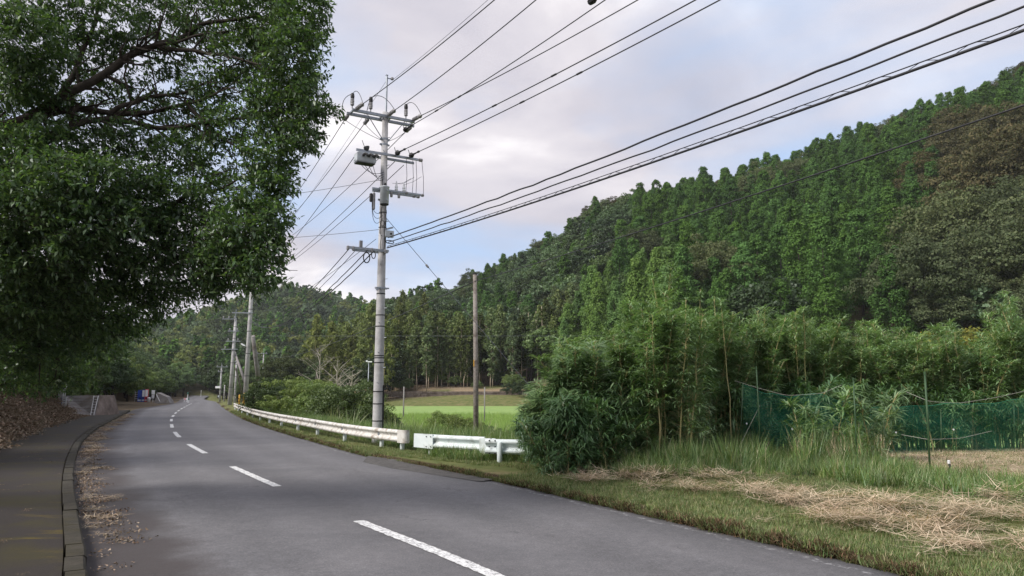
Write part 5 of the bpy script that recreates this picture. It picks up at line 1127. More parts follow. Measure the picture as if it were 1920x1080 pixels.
def verge():
    p, r = rgrid(-6, 16, 3.5, 20.5, 125000, 31); d = dr(p); p = p[(d > .04) & (d < 5.6) & (p[:, 1] > 3)]; d = dr(p)
    n1 = nvn(p[:, 0] * 1.7, p[:, 1] * 1.7, .9); st = STRAWM(p)
    ok = (~st | (r.uniform(size=len(p)) < .55)) & (r.uniform(size=len(p)) < .55 + .45 * n1) & ~inpoly(p, gp([(680, 855), (760, 864), (830, 872), (890, 880), (970, 886), (990, 896), (900, 908), (820, 896), (730, 883), (670, 870)], 0))
    q = p[ok]; put('short_grass', q, r, r.uniform(.6, 1.35, len(q)), LN)
    p, r = rgrid(-30, 0, 18, 60, 30000, 32); d = dr(p); q = p[(d > .05) & (d < 1.6)]; put('short_grass', q, r, r.uniform(.8, 1.8, len(q)), LN)
    # dark lip of roots at the asphalt edge
    ys = np.concatenate([np.random.default_rng(5).uniform(2, 17, 2600), np.random.default_rng(6).uniform(17, 45, 1200)]); x = Rx(ys) + rng.uniform(.0, .10, len(ys)) / COSR; q = np.column_stack([x, ys]); z = H(x, ys); kk = nvn(x * 3, ys * 3, 1.3)
    scatter('root_lip', np.column_stack([q, np.full(len(q), .01) + rng.uniform(0, .07, len(q)) * (.3 + kk)]), rng.uniform(0, 6.28, len(q)), rng.uniform(.4, .9, len(q)) + .7 * kk, RT + LN[:1])
    # cut dry grass lying in swaths
    p, r = rgrid(0, 16, 4, 16, 10500, 33); ok = STRAWM(p) | (r.uniform(size=len(p)) < .02) & (dr(p) > .4) & (dr(p) < 2.6); q = p[ok]; n1 = nvn(q[:, 0] * 1.3 + 3, q[:, 1] * 2.1, 1.1); q = q[(r.uniform(size=len(q)) < np.clip(1.7 * n1 - .25, .04, 1))]
    hgt = .05 + .10 * nvn(q[:, 0], q[:, 1], 1.9); z = H(q[:, 0], q[:, 1]) + hgt * r.uniform(0, 1, len(q)); scatter('cut_straw', np.column_stack([q, z]), r.uniform(0, 6.28, len(q)), r.uniform(.5, 1.1, len(q)), ST, tilt=r.normal(size=(len(q), 2)) * .12)
    # green growth behind the straw
    GREEN = gp([(1100, 893), (1190, 872), (1300, 862), (1390, 850), (1500, 868), (1600, 880), (1750, 905), (1900, 925), (2050, 940), (2080, 975), (1900, 965), (1750, 940), (1650, 935), (1530, 912), (1400, 908), (1290, 905), (1180, 900)])
    p, r = rgrid(0, 16, 6, 20, 9000, 34); q = p[inpoly(p, GREEN)]; k = nvn(q[:, 0] * 1.3, q[:, 1] * 1.5, 1.3); put('green_grass', q, r, r.uniform(.4, .75, len(q)) + .45 * k, GT)
    T2 = gp([(1180, 875), (1290, 868), (1420, 850), (1440, 895), (1380, 905), (1250, 893)]); p, r = rgrid(0, 10, 8, 20, 7000, 35); q = p[inpoly(p, T2)]; q = q[r.uniform(size=len(q)) < .25 + .5 * nvn(q[:, 0], q[:, 1], 2.1)]; put('tall_grass', q, r, r.uniform(.4, .95, len(q)), GL)
    T3 = gp([(1480, 840), (1640, 835), (1660, 868), (1600, 905), (1500, 895)]); p, r = rgrid(4, 12, 10, 20, 2600, 36); q = p[inpoly(p, T3)]; q = q[r.uniform(size=len(q)) < .38]; put('tall_grass', q, r, r.uniform(.5, 1.3, len(q)), GL + DG[:1])
    # stubble on the mown field
    p, r = rgrid(2, 26, 7, 21, 16000, 37); d = dr(p); ok = (d > 5.2) & ~inpoly(p, THICK); q = p[ok]; put('field_straw', q, r, r.uniform(.35, .8, len(q)), ST, dz=-.02)
    q2 = q[r.uniform(size=len(q)) < .28]; put('field_grass', q2, r, r.uniform(.8, 1.8, len(q2)), LN)
    # tall grass behind the guardrails, down to the paddy
    p, r = rgrid(-16, 2.5, 16.5, 34, 12000, 38); d = dr(p); front = (p[:, 0] > -3.2) & (p[:, 1] < 18.5 - .72 * (p[:, 0] + 2.35) + .35); ok = (d > 1.2) & (d < 6.5) & ~front; q = p[ok]; dq = dr(q); k = nvn(q[:, 0], q[:, 1], .8); q = q[r.uniform(size=len(q)) < .35 + .6 * k]; put('tall_grass', q, r, r.uniform(.45, .95, len(q)), GL)
    p, r = rgrid(-2, 2, 15.2, 18.5, 1500, 39); d = dr(p); q = p[(p[:, 1] > 16.1 - .5 * (p[:, 0])) & (d > .9) & ~inpoly(p, gp([(690, 862), (960, 886), (985, 898), (880, 900), (700, 875)], 0))]; put('green_grass', q, r, r.uniform(.5, 1.0, len(q)), GT)
    p, r = rgrid(-30, 0, 17, 60, 26000, 45); d = dr(p); q = p[(d > 1.15) & (d < 2.2) & (p[:, 0] < -2.2)]; put('green_grass', q, r, r.uniform(.35, .75, len(q)), GT)
    p, r = rgrid(-30, -6, 28, 62, 9000, 40); d = dr(p); q = p[(d > 1.0) & (d < 5)]; put('tall_grass', q, r, r.uniform(.5, 1.0, len(q)), GL)
    L = [(745, 24), (770, 27), (800, 30), (845, 29), (870, 27), (915, 26), (940, 29), (985, 25), (960, 27), (660, 27), (680, 30), (1010, 28), (590, 38), (640, 29), (630, 33), (720, 32), (820, 26), (760, 33), (785, 25), (812, 34), (858, 31), (885, 33), (930, 34), (955, 32), (905, 23), (968, 23), (738, 27), (995, 21), (1005, 31), (750, 38), (790, 40), (850, 38), (900, 41), (950, 39)]
    for i, (px, Y) in enumerate(L):
        x = (px - 960) / FPX * Y; o = link('plume_grass', PG[i % 2], None, None, (x, Y, Hs(x, Y) - .05)); o.scale = (1,) * 3; o.rotation_euler[2] = i; s = .8 + .35 * ((i * 7) % 5) / 4; o.scale = (s, s, s)
        tag(o, 'clump of tall arching grass in the low ground behind the guardrails', 'grass clump', 'clumps of tall arching grass behind the guardrails')
    # rice nearest the road
    p, r = rgrid(-22, 14, 30, 70, 9000, 41); d = dr(p); q = p[(d > 8.5)]; scatter('rice', np.column_stack([q, np.full(len(q), -.64)]), r.uniform(0, 6.28, len(q)), r.uniform(.7, 1.2, len(q)), RI)
    # leaf litter: bank, gutter
    p, r = rgrid(-34, -4, 9, 50, 26000, 42); d = (Lx(p[:, 1]) - p[:, 0]) * COSR; q = p[(d > WALK - .25 + .25 * np.sin(p[:, 1] * 1.7)) & (d < 7)]; put('fallen_leaves', q, r, r.uniform(.8, 2.0, len(q)), LF, dz=.01)
    p, r = rgrid(-34, 2, 2.5, 55, 60000, 43); d = (Lx(p[:, 1]) - p[:, 0]) * COSR; band = (d < -.02) & (d > -.50 - .22 * np.sin(p[:, 1] * 1.9) * np.sin(p[:, 1] * .7)); k = nvn(p[:, 0] * 2, p[:, 1] * 2, 1.5)
    q = p[band & (r.uniform(size=len(p)) < (.25 + .75 * k) * sstep(6.5, 9.5, p[:, 1]) + .08)]; scatter('gutter_leaves', np.column_stack([q, np.full(len(q), .02)]), r.uniform(0, 6.28, len(q)), r.uniform(.35, .8, len(q)), LF + ST[:1])
    p, r = rgrid(-20, 0, 3, 24, 900, 44); d = (Lx(p[:, 1]) - p[:, 0]) * COSR; q = p[(d > .25) & (d < WALK)]; scatter('path_leaves', np.column_stack([q, np.full(len(q), .125)]), r.uniform(0, 6.28, len(q)), r.uniform(.15, .3, len(q)), LF)
verge()
print('grass done')

# ------------------------------------------------------------------ bamboo thicket
def bamboo_mesh(seed, h, n_leaf, low=.25, leaf=.17, drooping=.30, spread=.42):
    r = np.random.default_rng(seed); z = np.linspace(0, h, 9); bend = np.cumsum(r.normal(size=(9, 2)) * .02, 0) + np.outer((z / h) ** 2.4, r.normal(size=2) * .22); pts = np.column_stack([bend, z])
    mb = MB(); mb.tube(pts, np.linspace(.017, .005, 9), 5)
    for zz in np.arange(.25, h * .9, .24): p = np.array([np.interp(zz, z, bend[:, 0]), np.interp(zz, z, bend[:, 1]), zz]); rr = np.interp(zz, [0, h], [.0185, .007]); mb.lathe(p, [(0, rr * .8), (.008, rr * 1.1), (.016, rr * .8)], ZU, 5)
    nb = n_leaf // 9; t = low + (1 - low) * r.uniform(0, 1, nb) ** .75; zz = h * t; c = np.column_stack([np.interp(zz, z, bend[:, 0]), np.interp(zz, z, bend[:, 1]), zz]); a = r.uniform(0, 6.28, nb); up = r.uniform(.2, 1.4, nb)
    bd = unit(np.column_stack([np.cos(a), np.sin(a), up])); L = spread * (1.2 - .85 * t) * r.uniform(.4, 1.3, nb); tip = c + bd * L[:, None]
    for i in range(nb): mb.tube([c[i], tip[i]], [.0035, .0015], 3, False)
    k = 9; f = r.uniform(.3, 1.05, (nb, k, 1)); base = (c[:, None] + (tip - c)[:, None] * f).reshape(-1, 3); a2 = (a[:, None] + r.normal(size=(nb, k)) * .9).reshape(-1); d = unit(np.column_stack([np.cos(a2), np.sin(a2), r.normal(size=nb * k) * .5 + .25])); n = nb * k
    V, Q, T = blades(base, d, leaf * r.uniform(.55, 1.25, n), leaf * .115 * r.uniform(.8, 1.2, n), drooping * r.uniform(.2, 1.4, n), r, 2)
    return mb, (V, Q, T)
def pair(kind, seed, mat, **k):
    mb, (V, Q, T) = bamboo_mesh(seed, **k); c = mesh_qt(kind + '_foliage', V, Q, T, mat); s = meshdata(kind + '_culm', np.concatenate(mb.V), mb.F); s.materials.append(M['culm']); return c, s
BT = [pair('bamboo', 100 + i, M['bamboo'], h=3.4, n_leaf=(1050, 800)[i % 2], low=(.10, .35)[i % 2], leaf=.19, drooping=.45, spread=.40) for i in range(6)]
BS = [pair('bare_bamboo', 110 + i, M['bamboo'], h=3.9, n_leaf=330, low=.60, spread=.22, leaf=.18, drooping=.3) for i in range(3)]
BA = [pair('sasa', 120 + i, M['sasa'], h=1.6, n_leaf=420, low=.05, leaf=.32, drooping=.75, spread=.55) for i in range(5)]
BB = [pair('light_sasa', 140 + i, M['bamboo'], h=1.5, n_leaf=600, low=.03, leaf=.22, drooping=.7, spread=.6) for i in range(3)]
RD = [pair('reed', 130 + i, M['bamboo'], h=1.6, n_leaf=230, low=.15, leaf=.34, drooping=.45, spread=.35) for i in range(3)]
def bplant(kind, pr, x, y, s, sz, label, cat, group, lean=0):
    e = empty(kind, (x, y, Hs(x, y) - .05), label, cat, group, random.uniform(0, 6.28)); e.scale = (s, s, sz); e.rotation_euler[0] = random.gauss(0, lean); e.rotation_euler[1] = random.gauss(0, lean)
    link('foliage', pr[0], None, e); link('culm', pr[1], None, e)
def thicket():
    r = random.Random(5)
    # top outline of the thicket in the photograph -> height of the culms by bearing
    prof = [(985, 700), (1030, 690), (1050, 655), (1100, 640), (1150, 635), (1180, 590), (1230, 560), (1290, 560), (1330, 590), (1380, 600), (1420, 570), (1450, 575), (1500, 590), (1560, 580), (1640, 600), (1700, 590), (1760, 610), (1850, 590), (1950, 580), (2300, 590)]
    PX, PY = zip(*prof); n = 0; rows = []
    for i in range(700):
        px = r.uniform(1010, 2150); near = np.interp(px, [1010, 1060, 1150, 1200, 1300, 1390, 1480, 2300], [14.9, 14.3, 14.6, 15.6, 16.6, 17.2, 18.6, 21.0]); Y = near + abs(r.gauss(0, 1)) * 2.2 + .3
        rows.append((px, Y))
    for i in range(60):
        rows.append((r.uniform(1060, 1290), r.uniform(14.7, 16.2)))
    rows.sort(key=lambda t: t[1] + 60 * (t[0] > 1960))
    rest = []
    for i, (px, Y) in enumerate(rows):
        x = (px - 960) / FPX * Y * .995; top = P(px, np.interp(px, PX, PY) + (r.uniform(5, 60) if r.random() < .55 else r.uniform(40, 120)) - (r.uniform(20, 62) if r.random() < .10 and px > 1180 else 0) + 16 * math.sin(px * .045) + 9 * math.sin(px * .13), Y)[2]; hz = max(1.3, (top - Hs(x, Y)))
        k = r.random(); zn = 'rising over the guardrail end' if px < 1180 else ('between the guardrail and the net' if px < 1400 else 'standing behind the green net')
        if i < 285:
            if k < .24 and px > 1180: bplant('bamboo', BS[r.randrange(3)], x, Y - .3, 1.0, hz * 1.12 / 3.9, 'slim bare-stemmed bamboo culm leafy only near the tip, ' + zn, 'bamboo', 'bare-stemmed culms ' + zn, .03)
            else: bplant('bamboo', BT[r.randrange(6)], x, Y, 1.15, hz / 3.4, 'leafy bamboo culm in the dense thicket, ' + zn, 'bamboo', 'leafy culms ' + zn, .13 if px < 1160 else .05)
        else: rest.append((x, Y, Hs(x, Y) - .05, 1.15, hz * .93 / 3.4))
    A_ = np.array(rest); sc = np.column_stack([A_[:, 3], A_[:, 3], A_[:, 4]])
    v = [joined2('bamboo', p) for p in BT]; scatter('bamboo_thicket', A_[:, :3], rng.uniform(0, 6.28, len(A_)), sc, v, label='rear culms of the bamboo thicket', cat='bamboo')
    # drooping dwarf bamboo skirts, over the rail end and along the front
    for i in range(170):
        px = r.uniform(985, 1430); fb = np.interp(px, [985, 1040, 1130, 1200, 1300, 1430], [870, 893, 885, 868, 860, 835]); g = G(px, fb, .1); Y = g[1] + (abs(r.gauss(0, .9)) if px < 1130 else r.uniform(-.7, .9)); x = (px - 960) / FPX * Y
        s = np.interp(px, [985, 1050, 1200, 1330, 1430], [.5, .9, 1.1, 1.05, .7]) * r.uniform(.55, 1.15) * (1 + .15 * (Y - g[1])) * (.82 if px < 1150 else 1); z_ = px < 1150; bplant('dwarf_bamboo', BA[r.randrange(5)] if z_ or r.random() < .5 else BB[r.randrange(3)], x, Y, s, s, 'drooping dwarf bamboo ' + ('over the end of the guardrail' if z_ else 'at the front foot of the thicket beside the net'), 'bamboo', 'drooping dwarf bamboo ' + ('by the guardrail end' if z_ else 'between guardrail and net'), .2)
    for i, (px, Y, s) in enumerate(((1492, 15.6, .8), (1530, 15.2, .75), (1560, 15.4, .95), (1585, 14.9, .7), (1612, 15.3, .85), (1640, 15.6, .9), (1668, 16.0, .7), (1515, 14.8, .55), (1600, 14.5, .5))):
        x = (px - 960) / FPX * Y; bplant('reed', RD[i % 3], x, Y, s, s, 'broad-leaved reed of the clump growing up in front of the green net', 'reed', 'broad-leaved reeds in front of the green net', .1)
    for i in range(60):
        px = r.uniform(1420, 2000); Y = np.interp(px, [1420, 2000], [17.2, 19.6]) + r.uniform(.2, 1.5); x = (px - 960) / FPX * Y; s = r.uniform(.7, 1.1); bplant('dwarf_bamboo', BA[r.randrange(5)], x, Y, s, s, 'dwarf bamboo pressed behind the green net', 'bamboo', 'dwarf bamboo behind the green net', .1)
def joined2(kind, pr):
    cm, tm = pr; V = []; F = []; n = 0; mi = []
    for k, me in enumerate((cm, tm)):
        co = np.empty(len(me.vertices) * 3, np.float32); me.vertices.foreach_get('co', co); V.append(co.reshape(-1, 3)); F += [tuple(v + n for v in p.vertices) for p in me.polygons]; mi += [k] * len(me.polygons); n += len(me.vertices)
    me = bpy.data.meshes.new(kind); me.from_pydata(np.concatenate(V).tolist(), [], F); me.update(); me.materials.append(cm.materials[0]); me.materials.append(tm.materials[0]); me.polygons.foreach_set('material_index', mi); return me
thicket()
print('bamboo done')

# ------------------------------------------------------------------ net, stakes, ropes
def net():
    a = G(1392, 872, .1)[:2]; c = G(1640, 868, .1)[:2]; b = np.array([(2000 - 960) / FPX * 19.2, 19.2]); a = np.array([(1388 - 960) / FPX * 16.6, 16.6]); mid = np.array([(1620 - 960) / FPX * 17.6, 17.6])
    def pt(t):
        t = np.asarray(t)[..., None]; return np.where(t < .45, a + (mid - a) * (t / .45), mid + (b - mid) * ((t - .45) / .55))
    tpx = [1388, 1430, 1475, 1519, 1560, 1620, 1664, 1710, 1764, 1830, 1901, 2000]; tpy = [722, 738, 745, 737, 750, 765, 764, 762, 757, 758, 748, 752]
    tt_ = [(q - 1388) / 232 * .45 if q < 1620 else .45 + (q - 1620) / 380 * .55 for q in tpx]; tz_ = [P(x_, y_, np.interp(t_, [0, .45, 1], [16.6, 17.6, 19.2]))[2] for x_, y_, t_ in zip(tpx, tpy, tt_)]
    def top(t): return np.interp(t, tt_, tz_) + .012 * np.sin(t * 70)
    ln = np.linalg.norm(mid - a) + np.linalg.norm(b - mid); nw = int(ln / .038); nh = 44; tt = np.linspace(0, 1, nw)
    us = np.linspace(0, 1, 27); V = []; F = []
    def S(t, u):
        p = pt(t); w = .10 * np.sin(t * 60 + 3 * u) * (1 - u) * .6 + .05 * np.sin(t * 23 + u * 7); z = .08 + (top(t) - .08) * u; return np.stack([p[..., 0] + w * .1, p[..., 1] + w, z], -1)
    hw = .0023; X, Uu = np.meshgrid(tt, us, indexing='ij'); Pm = S(X, Uu); dt = hw / ln; L_ = S(X - dt, Uu); R_ = S(X + dt, Uu)
    n1 = len(us); i, j = np.meshgrid(np.arange(nw), np.arange(n1 - 1), indexing='ij'); A0 = (i * n1 + j).ravel(); off = nw * n1
    V1 = np.concatenate([L_.reshape(-1, 3), R_.reshape(-1, 3)]); F1 = np.stack([A0, A0 + off, A0 + off + 1, A0 + 1], 1)
    uh = np.linspace(0, 1, nh); th = np.linspace(0, 1, 230); X, Uu = np.meshgrid(uh, th, indexing='ij'); du = hw / 1.4; lo = S(Uu, X - du); hi = S(Uu, X + du); n2 = len(th); i, j = np.meshgrid(np.arange(nh), np.arange(n2 - 1), indexing='ij'); A0 = (i * n2 + j).ravel(); off2 = nh * n2
    V2 = np.concatenate([lo.reshape(-1, 3), hi.reshape(-1, 3)]) + np.array([0, -.002, 0]); F2 = np.stack([A0, A0 + 1, A0 + off2 + 1, A0 + off2], 1) + len(V1)
    org = np.array([a[0], a[1], .1]); me = meshdata('mesh_screen', np.concatenate([V1, V2]) - org, np.concatenate([F1, F2])); e = empty('netting', org, 'green mesh net strung along the edge of the mown field before the bamboo', 'net'); o = link('mesh_screen', me, M['net'], e); o['kind'] = 'stuff'
    # a second layer folded behind, as the net is doubled
    m = MB(); m.tube(S(th, np.ones(230)) + np.array([0, 0, .004]), .007, 5); m.build('top_cord', M['net'], e, org)
    r = random.Random(3)
    for k, px in enumerate((1473, 1664, 1764, 1901, 1392)):
        t = np.interp(px, [1388, 1620, 2000], [0, .45, 1]); q = S(np.array(t), np.array(.5)); m = MB(); m.lathe(q - np.array([0, .03, 0]), [(0, .02), (.01, .022)], (0, -1, 0), 8); m.build('clip', M['white'], e, org)
    def stake(px0, py0, px1, py1, Y, rr, lab, mat='stake'):
        t = P(px0, py0, Y); b = P(px1, py1, Y); b[2] = Hs(b[0], Y); e = empty('garden_stake', b, lab, 'stake'); m = MB(); m.tube([b - ZU * .1, (b + t) / 2 + np.array([.01, 0, 0]), t], rr, 7); m.build('rod', M[mat], e, b, True); m = MB(); m.lathe(t - ZU * .03, [(0, rr * 1.2), (.05, rr * 1.2), (.06, rr * .5)], ZU, 7); m.build('cap', M['white' if rr > .017 and py0 > 800 else mat], e, b)
    stake(1418, 690, 1427, 888, 14.9, .014, 'tall thin green stake in front of the net beside the thicket')
    stake(1600, 712, 1608, 906, 13.8, .014, 'tall thin green stake rising from the reedy clump before the net')
    stake(1734, 700, 1746, 919, 13.0, .018, 'thickest tall green stake standing alone on the mown field')
    stake(1779, 866, 1783, 911, 13.3, .02, 'short black stake with a pale cap on the mown field', 'rubber')
    stake(1585, 850, 1587, 898, 14.2, .014, 'short dark stake low in the reedy clump')
    stake(1393, 720, 1385, 868, 16.4, .014, 'green stake holding the end of the net against the thicket')
    stake(1519, 735, 1521, 870, 17.3, .012, 'thin stake holding the net where its top sags')
    stake(1664, 760, 1665, 862, 17.7, .012, 'thin stake holding the middle of the net')
    stake(1764, 770, 1765, 862, 18.0, .012, 'thin stake holding the net behind the thick stake')
    stake(1901, 755, 1902, 858, 18.8, .012, 'thin stake holding the net near its far end')
    def rope(lab, pts, r_=.0042, mat='rope'):
        q = np.array([P(*p) for p in pts]); wire(lab, q, r_, mat, None, 'rope', 40)
    rope('pale rope sagging from the thicket over the net top to the reedy clump', [(1378, 714, 15.5), (1420, 727, 15.2), (1475, 742, 15), (1540, 738, 15), (1578, 722, 15)])
    rope('pale rope sagging between the thick stake and the field edge', [(1700, 735, 14), (1742, 753, 13.2), (1800, 756, 14), (1870, 745, 15), (1935, 730, 16)])
    rope('pale cord swagged across the middle of the net', [(1690, 815, 14), (1740, 824, 13.1), (1800, 822, 14), (1860, 808, 15)])
    rope('thin dark wire strung low between the stakes over the field', [(1427, 884, 14.9), (1585, 882, 14.2), (1746, 888, 13.0), (1930, 898, 13)], .003, 'wire')
    rope('thin cord slanting from the thicket to the first green stake', [(1380, 850, 15), (1400, 810, 15), (1425, 760, 14.9)], .004)
net()

# ------------------------------------------------------------------ the big tree over the footpath
def big_tree():
    r = np.random.default_rng(77); tb = np.array([-9.6, 9.2]); zb = Hs(*tb); org = np.array([tb[0], tb[1], zb]); e = empty('camphor_tree', org, 'large dark leafy tree overhanging the footpath from the bank', 'tree')
    # (px, py, depth, radius in px, how full)
    bl = [(560, 30, 9.5, 58, 1), (545, 110, 9.3, 66, 1.1), (578, 185, 9.2, 42, .9), (520, 200, 9.6, 66, 1.0), (560, 255, 9.3, 40, .9), (505, 290, 9.4, 52, 1), (480, 20, 10, 70, 1), (455, 110, 10.3, 60, .8), (520, 345, 9.2, 30, .9), (480, 360, 9.2, 46, .9),
          (505, 415, 9.0, 40, .95), (450, 430, 9.2, 60, 1.1), (500, 470, 9, 34, .9), (420, 480, 9.4, 58, 1), (470, 510, 9, 40, .9), (400, 530, 9.4, 40, .8), (350, 500, 9.8, 62, .9), (300, 560, 10.2, 42, .8), (505, 525, 8.9, 20, .5),
          (380, 30, 10.5, 60, .6), (300, 30, 11, 60, .5), (210, 40, 10, 60, .5), (120, 30, 10, 55, .55), (60, 70, 9, 70, .95), (30, 140, 9, 50, .7), (160, 100, 10.5, 50, .35), (250, 110, 10.5, 45, .25), (340, 120, 10.5, 50, .3), (400, 170, 10.2, 50, .45),
          (430, 240, 10, 50, .5), (350, 220, 10.5, 55, .4), (270, 190, 10.5, 50, .35), (180, 180, 10.5, 55, .35), (90, 210, 10, 55, .5), (20, 210, 10, 40, .3), (60, 150, 9.5, 50, .7), (400, 310, 10, 50, .45), (330, 290, 10, 50, .5), (250, 270, 10, 55, .55),
          (180, 270, 10, 50, .6), (100, 280, 9.5, 60, .9), (30, 290, 9.3, 60, 1), (90, 360, 8.8, 75, 1.2), (180, 350, 9.0, 66, 1.1), (20, 400, 9, 70, 1.2), (260, 360, 9.5, 60, .8), (320, 370, 9.6, 50, .6), (390, 370, 9.6, 50, .55), (150, 430, 9, 75, 1.1), (250, 440, 9.3, 66, 1.0),
          (60, 470, 9.2, 70, 1.2), (340, 430, 9.8, 55, .7), (170, 510, 9.6, 70, 1.1), (260, 520, 10, 55, 1), (90, 550, 9.8, 70, 1.2), (20, 560, 10, 70, 1.2), (190, 590, 10.5, 58, 1.1), (250, 600, 11, 36, .8), (110, 630, 10.8, 62, 1.2), (30, 640, 10.8, 62, 1.2),
          (190, 650, 11.5, 36, .9), (140, 700, 11.8, 32, .9), (75, 700, 11.6, 48, 1.1), (10, 700, 11.6, 44, 1.1), (600, 10, 9.4, 16, .5), (612, 205, 9.2, 14, .5),
          # out of the frame above and beside, so the tree is whole and gives its shade
          (520, -70, 10, 75, .8), (400, -80, 10.5, 80, .7), (280, -80, 10.8, 80, .7), (150, -80, 10, 80, .8), (20, -60, 9.5, 80, .8), (-100, 60, 9.5, 90, .8), (-120, 230, 9.5, 90, .8), (-110, 400, 9.2, 90, .9), (-120, 560, 9.8, 90, .9), (-230, 150, 9.3, 100, .7), (-240, 380, 9.3, 100, .7), (330, -200, 11, 110, .6), (80, -220, 10.5, 120, .6), (-150, -150, 10, 120, .6)]
    LV = []; nl = 0; TW = MB(); allc = []
    Vt = []; tw_p = []; tw_q = []
    for (px, py, Y, rp, full) in bl:
        if px < -40 or py < -50: full = full * .6 - .2  # unseen outer crown is thinned on purpose to let more light through
        c = P(px, py, Y); R = rp * Y / FPX * 1.02; n = int(130 * min(1.25, full * .8 + .32) * (rp / 55.) ** 2); d = rdir(n, r); q = c + d * R * (r.uniform(.25, 1, (n, 1)) ** .6) * np.array([1, 1.5, 1]); L = r.uniform(.18, .42, n)[:, None]
        dd = unit(unit(q - np.array([tb[0], tb[1], c[2] - 1])) + rdir(n, r) * .8 + np.array([0, 0, -.15])); tw_p.append(q - dd * L * .5); tw_q.append(q + dd * L * .5)
    p = np.concatenate(tw_p); q = np.concatenate(tw_q); n = len(p); k = 15; f = np.linspace(.05, 1, k)[None, :, None]; base = p[:, None] + (q - p)[:, None] * f; td = unit(q - p)[:, None]
    side = rdir(n * k, r).reshape(n, k, 3); side = unit(side - (side * td).sum(-1, keepdims=True) * td); d = unit(side + td * .55 + np.array([0, 0, -.28])); nn = n * k
    Lf = .078 * r.uniform(.6, 1.25, nn); base = base.reshape(-1, 3); d = d.reshape(-1, 3); w = Lf * .42; sd = unit(np.cross(d, np.array([0, 0, 1.]) + r.normal(size=(nn, 3)) * .45)); nrm = np.cross(sd, d)
    mid = base + d * (Lf * .45)[:, None]; V = np.stack([base, mid - sd * (w / 2)[:, None] + nrm * (w * .12)[:, None], base + d * Lf[:, None] - np.array([0, 0, 1.]) * (Lf * .12)[:, None], mid + sd * (w / 2)[:, None] + nrm * (w * .12)[:, None]], 1).reshape(-1, 3)
    me = meshdata('foliage', V - org, np.arange(4 * nn).reshape(nn, 4)); o = link('foliage', me, M['camphor'], e); o['kind'] = 'stuff'; print('camphor leaves', nn)
    # twigs as slim three-sided spikes
    a = unit(np.cross(q - p, rdir(n, r))); b = np.cross(unit(q - p), a); t0 = .0045; V = np.stack([p + a * t0, p - a * t0 * .5 + b * t0 * .87, p - a * t0 * .5 - b * t0 * .87, q], 1).reshape(-1, 3); o_ = (np.arange(n) * 4)[:, None]
    F = np.concatenate([o_ + np.array([[0, 1, 3]]), o_ + np.array([[1, 2, 3]]), o_ + np.array([[2, 0, 3]])]); me = meshdata('twigs', V - org, F); o = link('twigs', me, M['bark'], e); o['kind'] = 'stuff'
    # trunk and limbs
    fork = org + np.array([.5, .2, 3.2]); m = MB(); m.tube([org - ZU * .4, org + np.array([.1, 0, 1.2]), fork], [.42, .33, .27], 14); m.build('trunk', M['bark'], e, org, True)
    limbs = [[fork, P(-40, 260, 9.4), P(90, 200, 9.8), P(210, 125, 10), P(300, 85, 10.2), P(380, 45, 10.4), P(480, 30, 10)], [fork, P(-60, 320, 9.4), P(60, 215, 9.8), P(160, 205, 10), P(260, 215, 10.1), P(350, 190, 10.2), P(420, 165, 10)],
             [P(210, 125, 10), P(250, 95, 10), P(330, 72, 10.1), P(430, 60, 10.1)], [fork, P(0, 330, 9.3), P(120, 230, 9.8), P(200, 215, 9.9), P(300, 240, 10), P(400, 225, 10), P(520, 210, 9.7)], [P(100, 210, 9.9), P(140, 120, 10), P(180, 30, 10.4), P(200, -80, 10.6)],
             [fork, P(-20, 450, 9.2), P(120, 430, 9.3), P(250, 440, 9.6), P(340, 485, 9.8), P(420, 500, 9.5), P(500, 480, 9.2)], [fork, P(-80, 100, 9.3), P(-20, -60, 9.8), P(120, -150, 10.3)], [P(200, 215, 9.9), P(270, 180, 10.1), P(360, 170, 10.2), P(450, 110, 10)],
             [P(260, 440, 9.6), P(330, 380, 9.8), P(400, 360, 9.7), P(480, 330, 9.4)], [fork, P(-60, 520, 9.8), P(60, 560, 10.2), P(180, 590, 10.6), P(240, 600, 11)], [P(60, 560, 10.2), P(80, 640, 10.9), P(120, 690, 11.6)], [P(350, 190, 10.2), P(400, 250, 10), P(470, 290, 9.6)], [P(300, 85, 10.2), P(400, 100, 10.1), P(540, 130, 9.4)]]
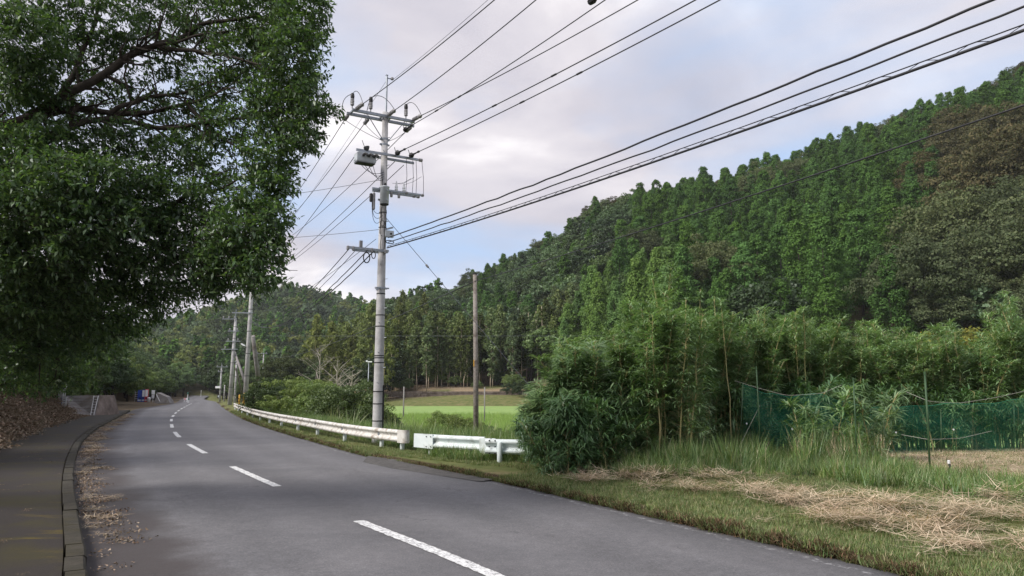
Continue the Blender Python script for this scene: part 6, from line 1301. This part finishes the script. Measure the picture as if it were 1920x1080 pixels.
    for i, L in enumerate(limbs):
        L = np.array(L); kk = len(L); t = np.linspace(0, kk - 1, kk * 5); qq = np.stack([np.interp(t, np.arange(kk), L[:, c]) for c in range(3)], 1); qq[1:-1] += r.normal(size=(len(qq) - 2, 3)) * .035
        for _ in range(2): qq[1:-1] = (qq[:-2] + 2 * qq[1:-1] + qq[2:]) / 4
        r0 = (.095, .075, .045, .07, .05, .07, .09, .04, .038, .08, .04, .035, .038)[i]; m = MB(); m.tube(qq, np.linspace(r0, r0 * .22, len(qq)), 8); m.build('limb', M['bark'], e, org, True)
        m = MB(); 
        for j in range(4, len(qq), 2):
            for _ in range(2):
                s = qq[j]; dd = unit(unit(qq[j] - qq[j - 3]) + rdir(1, r)[0] * .9); ln = r.uniform(.3, .75); w_ = s + dd * ln; md = (s + w_) / 2 + r.normal(size=3) * .06; rr = r0 * (1 - j / len(qq)) * .35 + .008; m.tube([s, md, w_], [rr, rr * .7, rr * .3], 5)
        o = m.build('branches', M['bark'], e, org); o['kind'] = 'stuff'
big_tree()

# leafy growth on the bank behind and below the big tree
def bank_plants():
    r = random.Random(12)
    L = [(30, 16.5, 'near', 0, .42), (-60, 15, 'near', 1, .5), (90, 24, 'near', 1, .5), (40, 27, 'near', 2, .6), (0, 24, 'near', 0, .6), (130, 34, 'near', 0, .5), (100, 40, 'near', 1, .6), (150, 52, 'near_light', 0, .6), (190, 60, 'near', 2, .7), (215, 58, 'grey_green', 0, .48), (170, 45, 'near_light', 1, .42), (60, 36, 'near', 1, .7)]
    for i, (px, Y, k, v, s) in enumerate(L):
        x = (px - 960) / FPX * Y; lab = {'near': 'dark bushy tree on the leaf-strewn bank under the overhanging tree', 'near_light': 'light green bushy tree above the pale retaining wall', 'grey_green': 'grey-green bushy tree leaning over the side lane past the retaining wall'}[k]
        dl = (float(Lx(Y)) - x) * COSR; x = x if dl > 4 else float(Lx(Y)) - 4.2 / COSR
        plant('bank_tree', SP_[k][v], x, Y, s, lab, 'tree', 'bushy trees on the bank' if k == 'near' else ('light green trees above the retaining wall' if k == 'near_light' else None), sink=.4)
bank_plants()
print('all done', sum(len(m.polygons) for m in bpy.data.meshes))

hz = MB(); hz.box((-60, 300, 60), (1300, 1300, 140)); 
hm, nt, out = newmat('thin_haze'); pv = nd(nt, 'ShaderNodeVolumePrincipled'); pv.inputs['Color'].default_value = (.86, .91, 1, 1); pv.inputs['Density'].default_value = .00014; nt.links.new(pv.outputs[0], out.inputs['Volume'])
ho = hz.build('haze', hm); ho['kind'] = 'stuff'
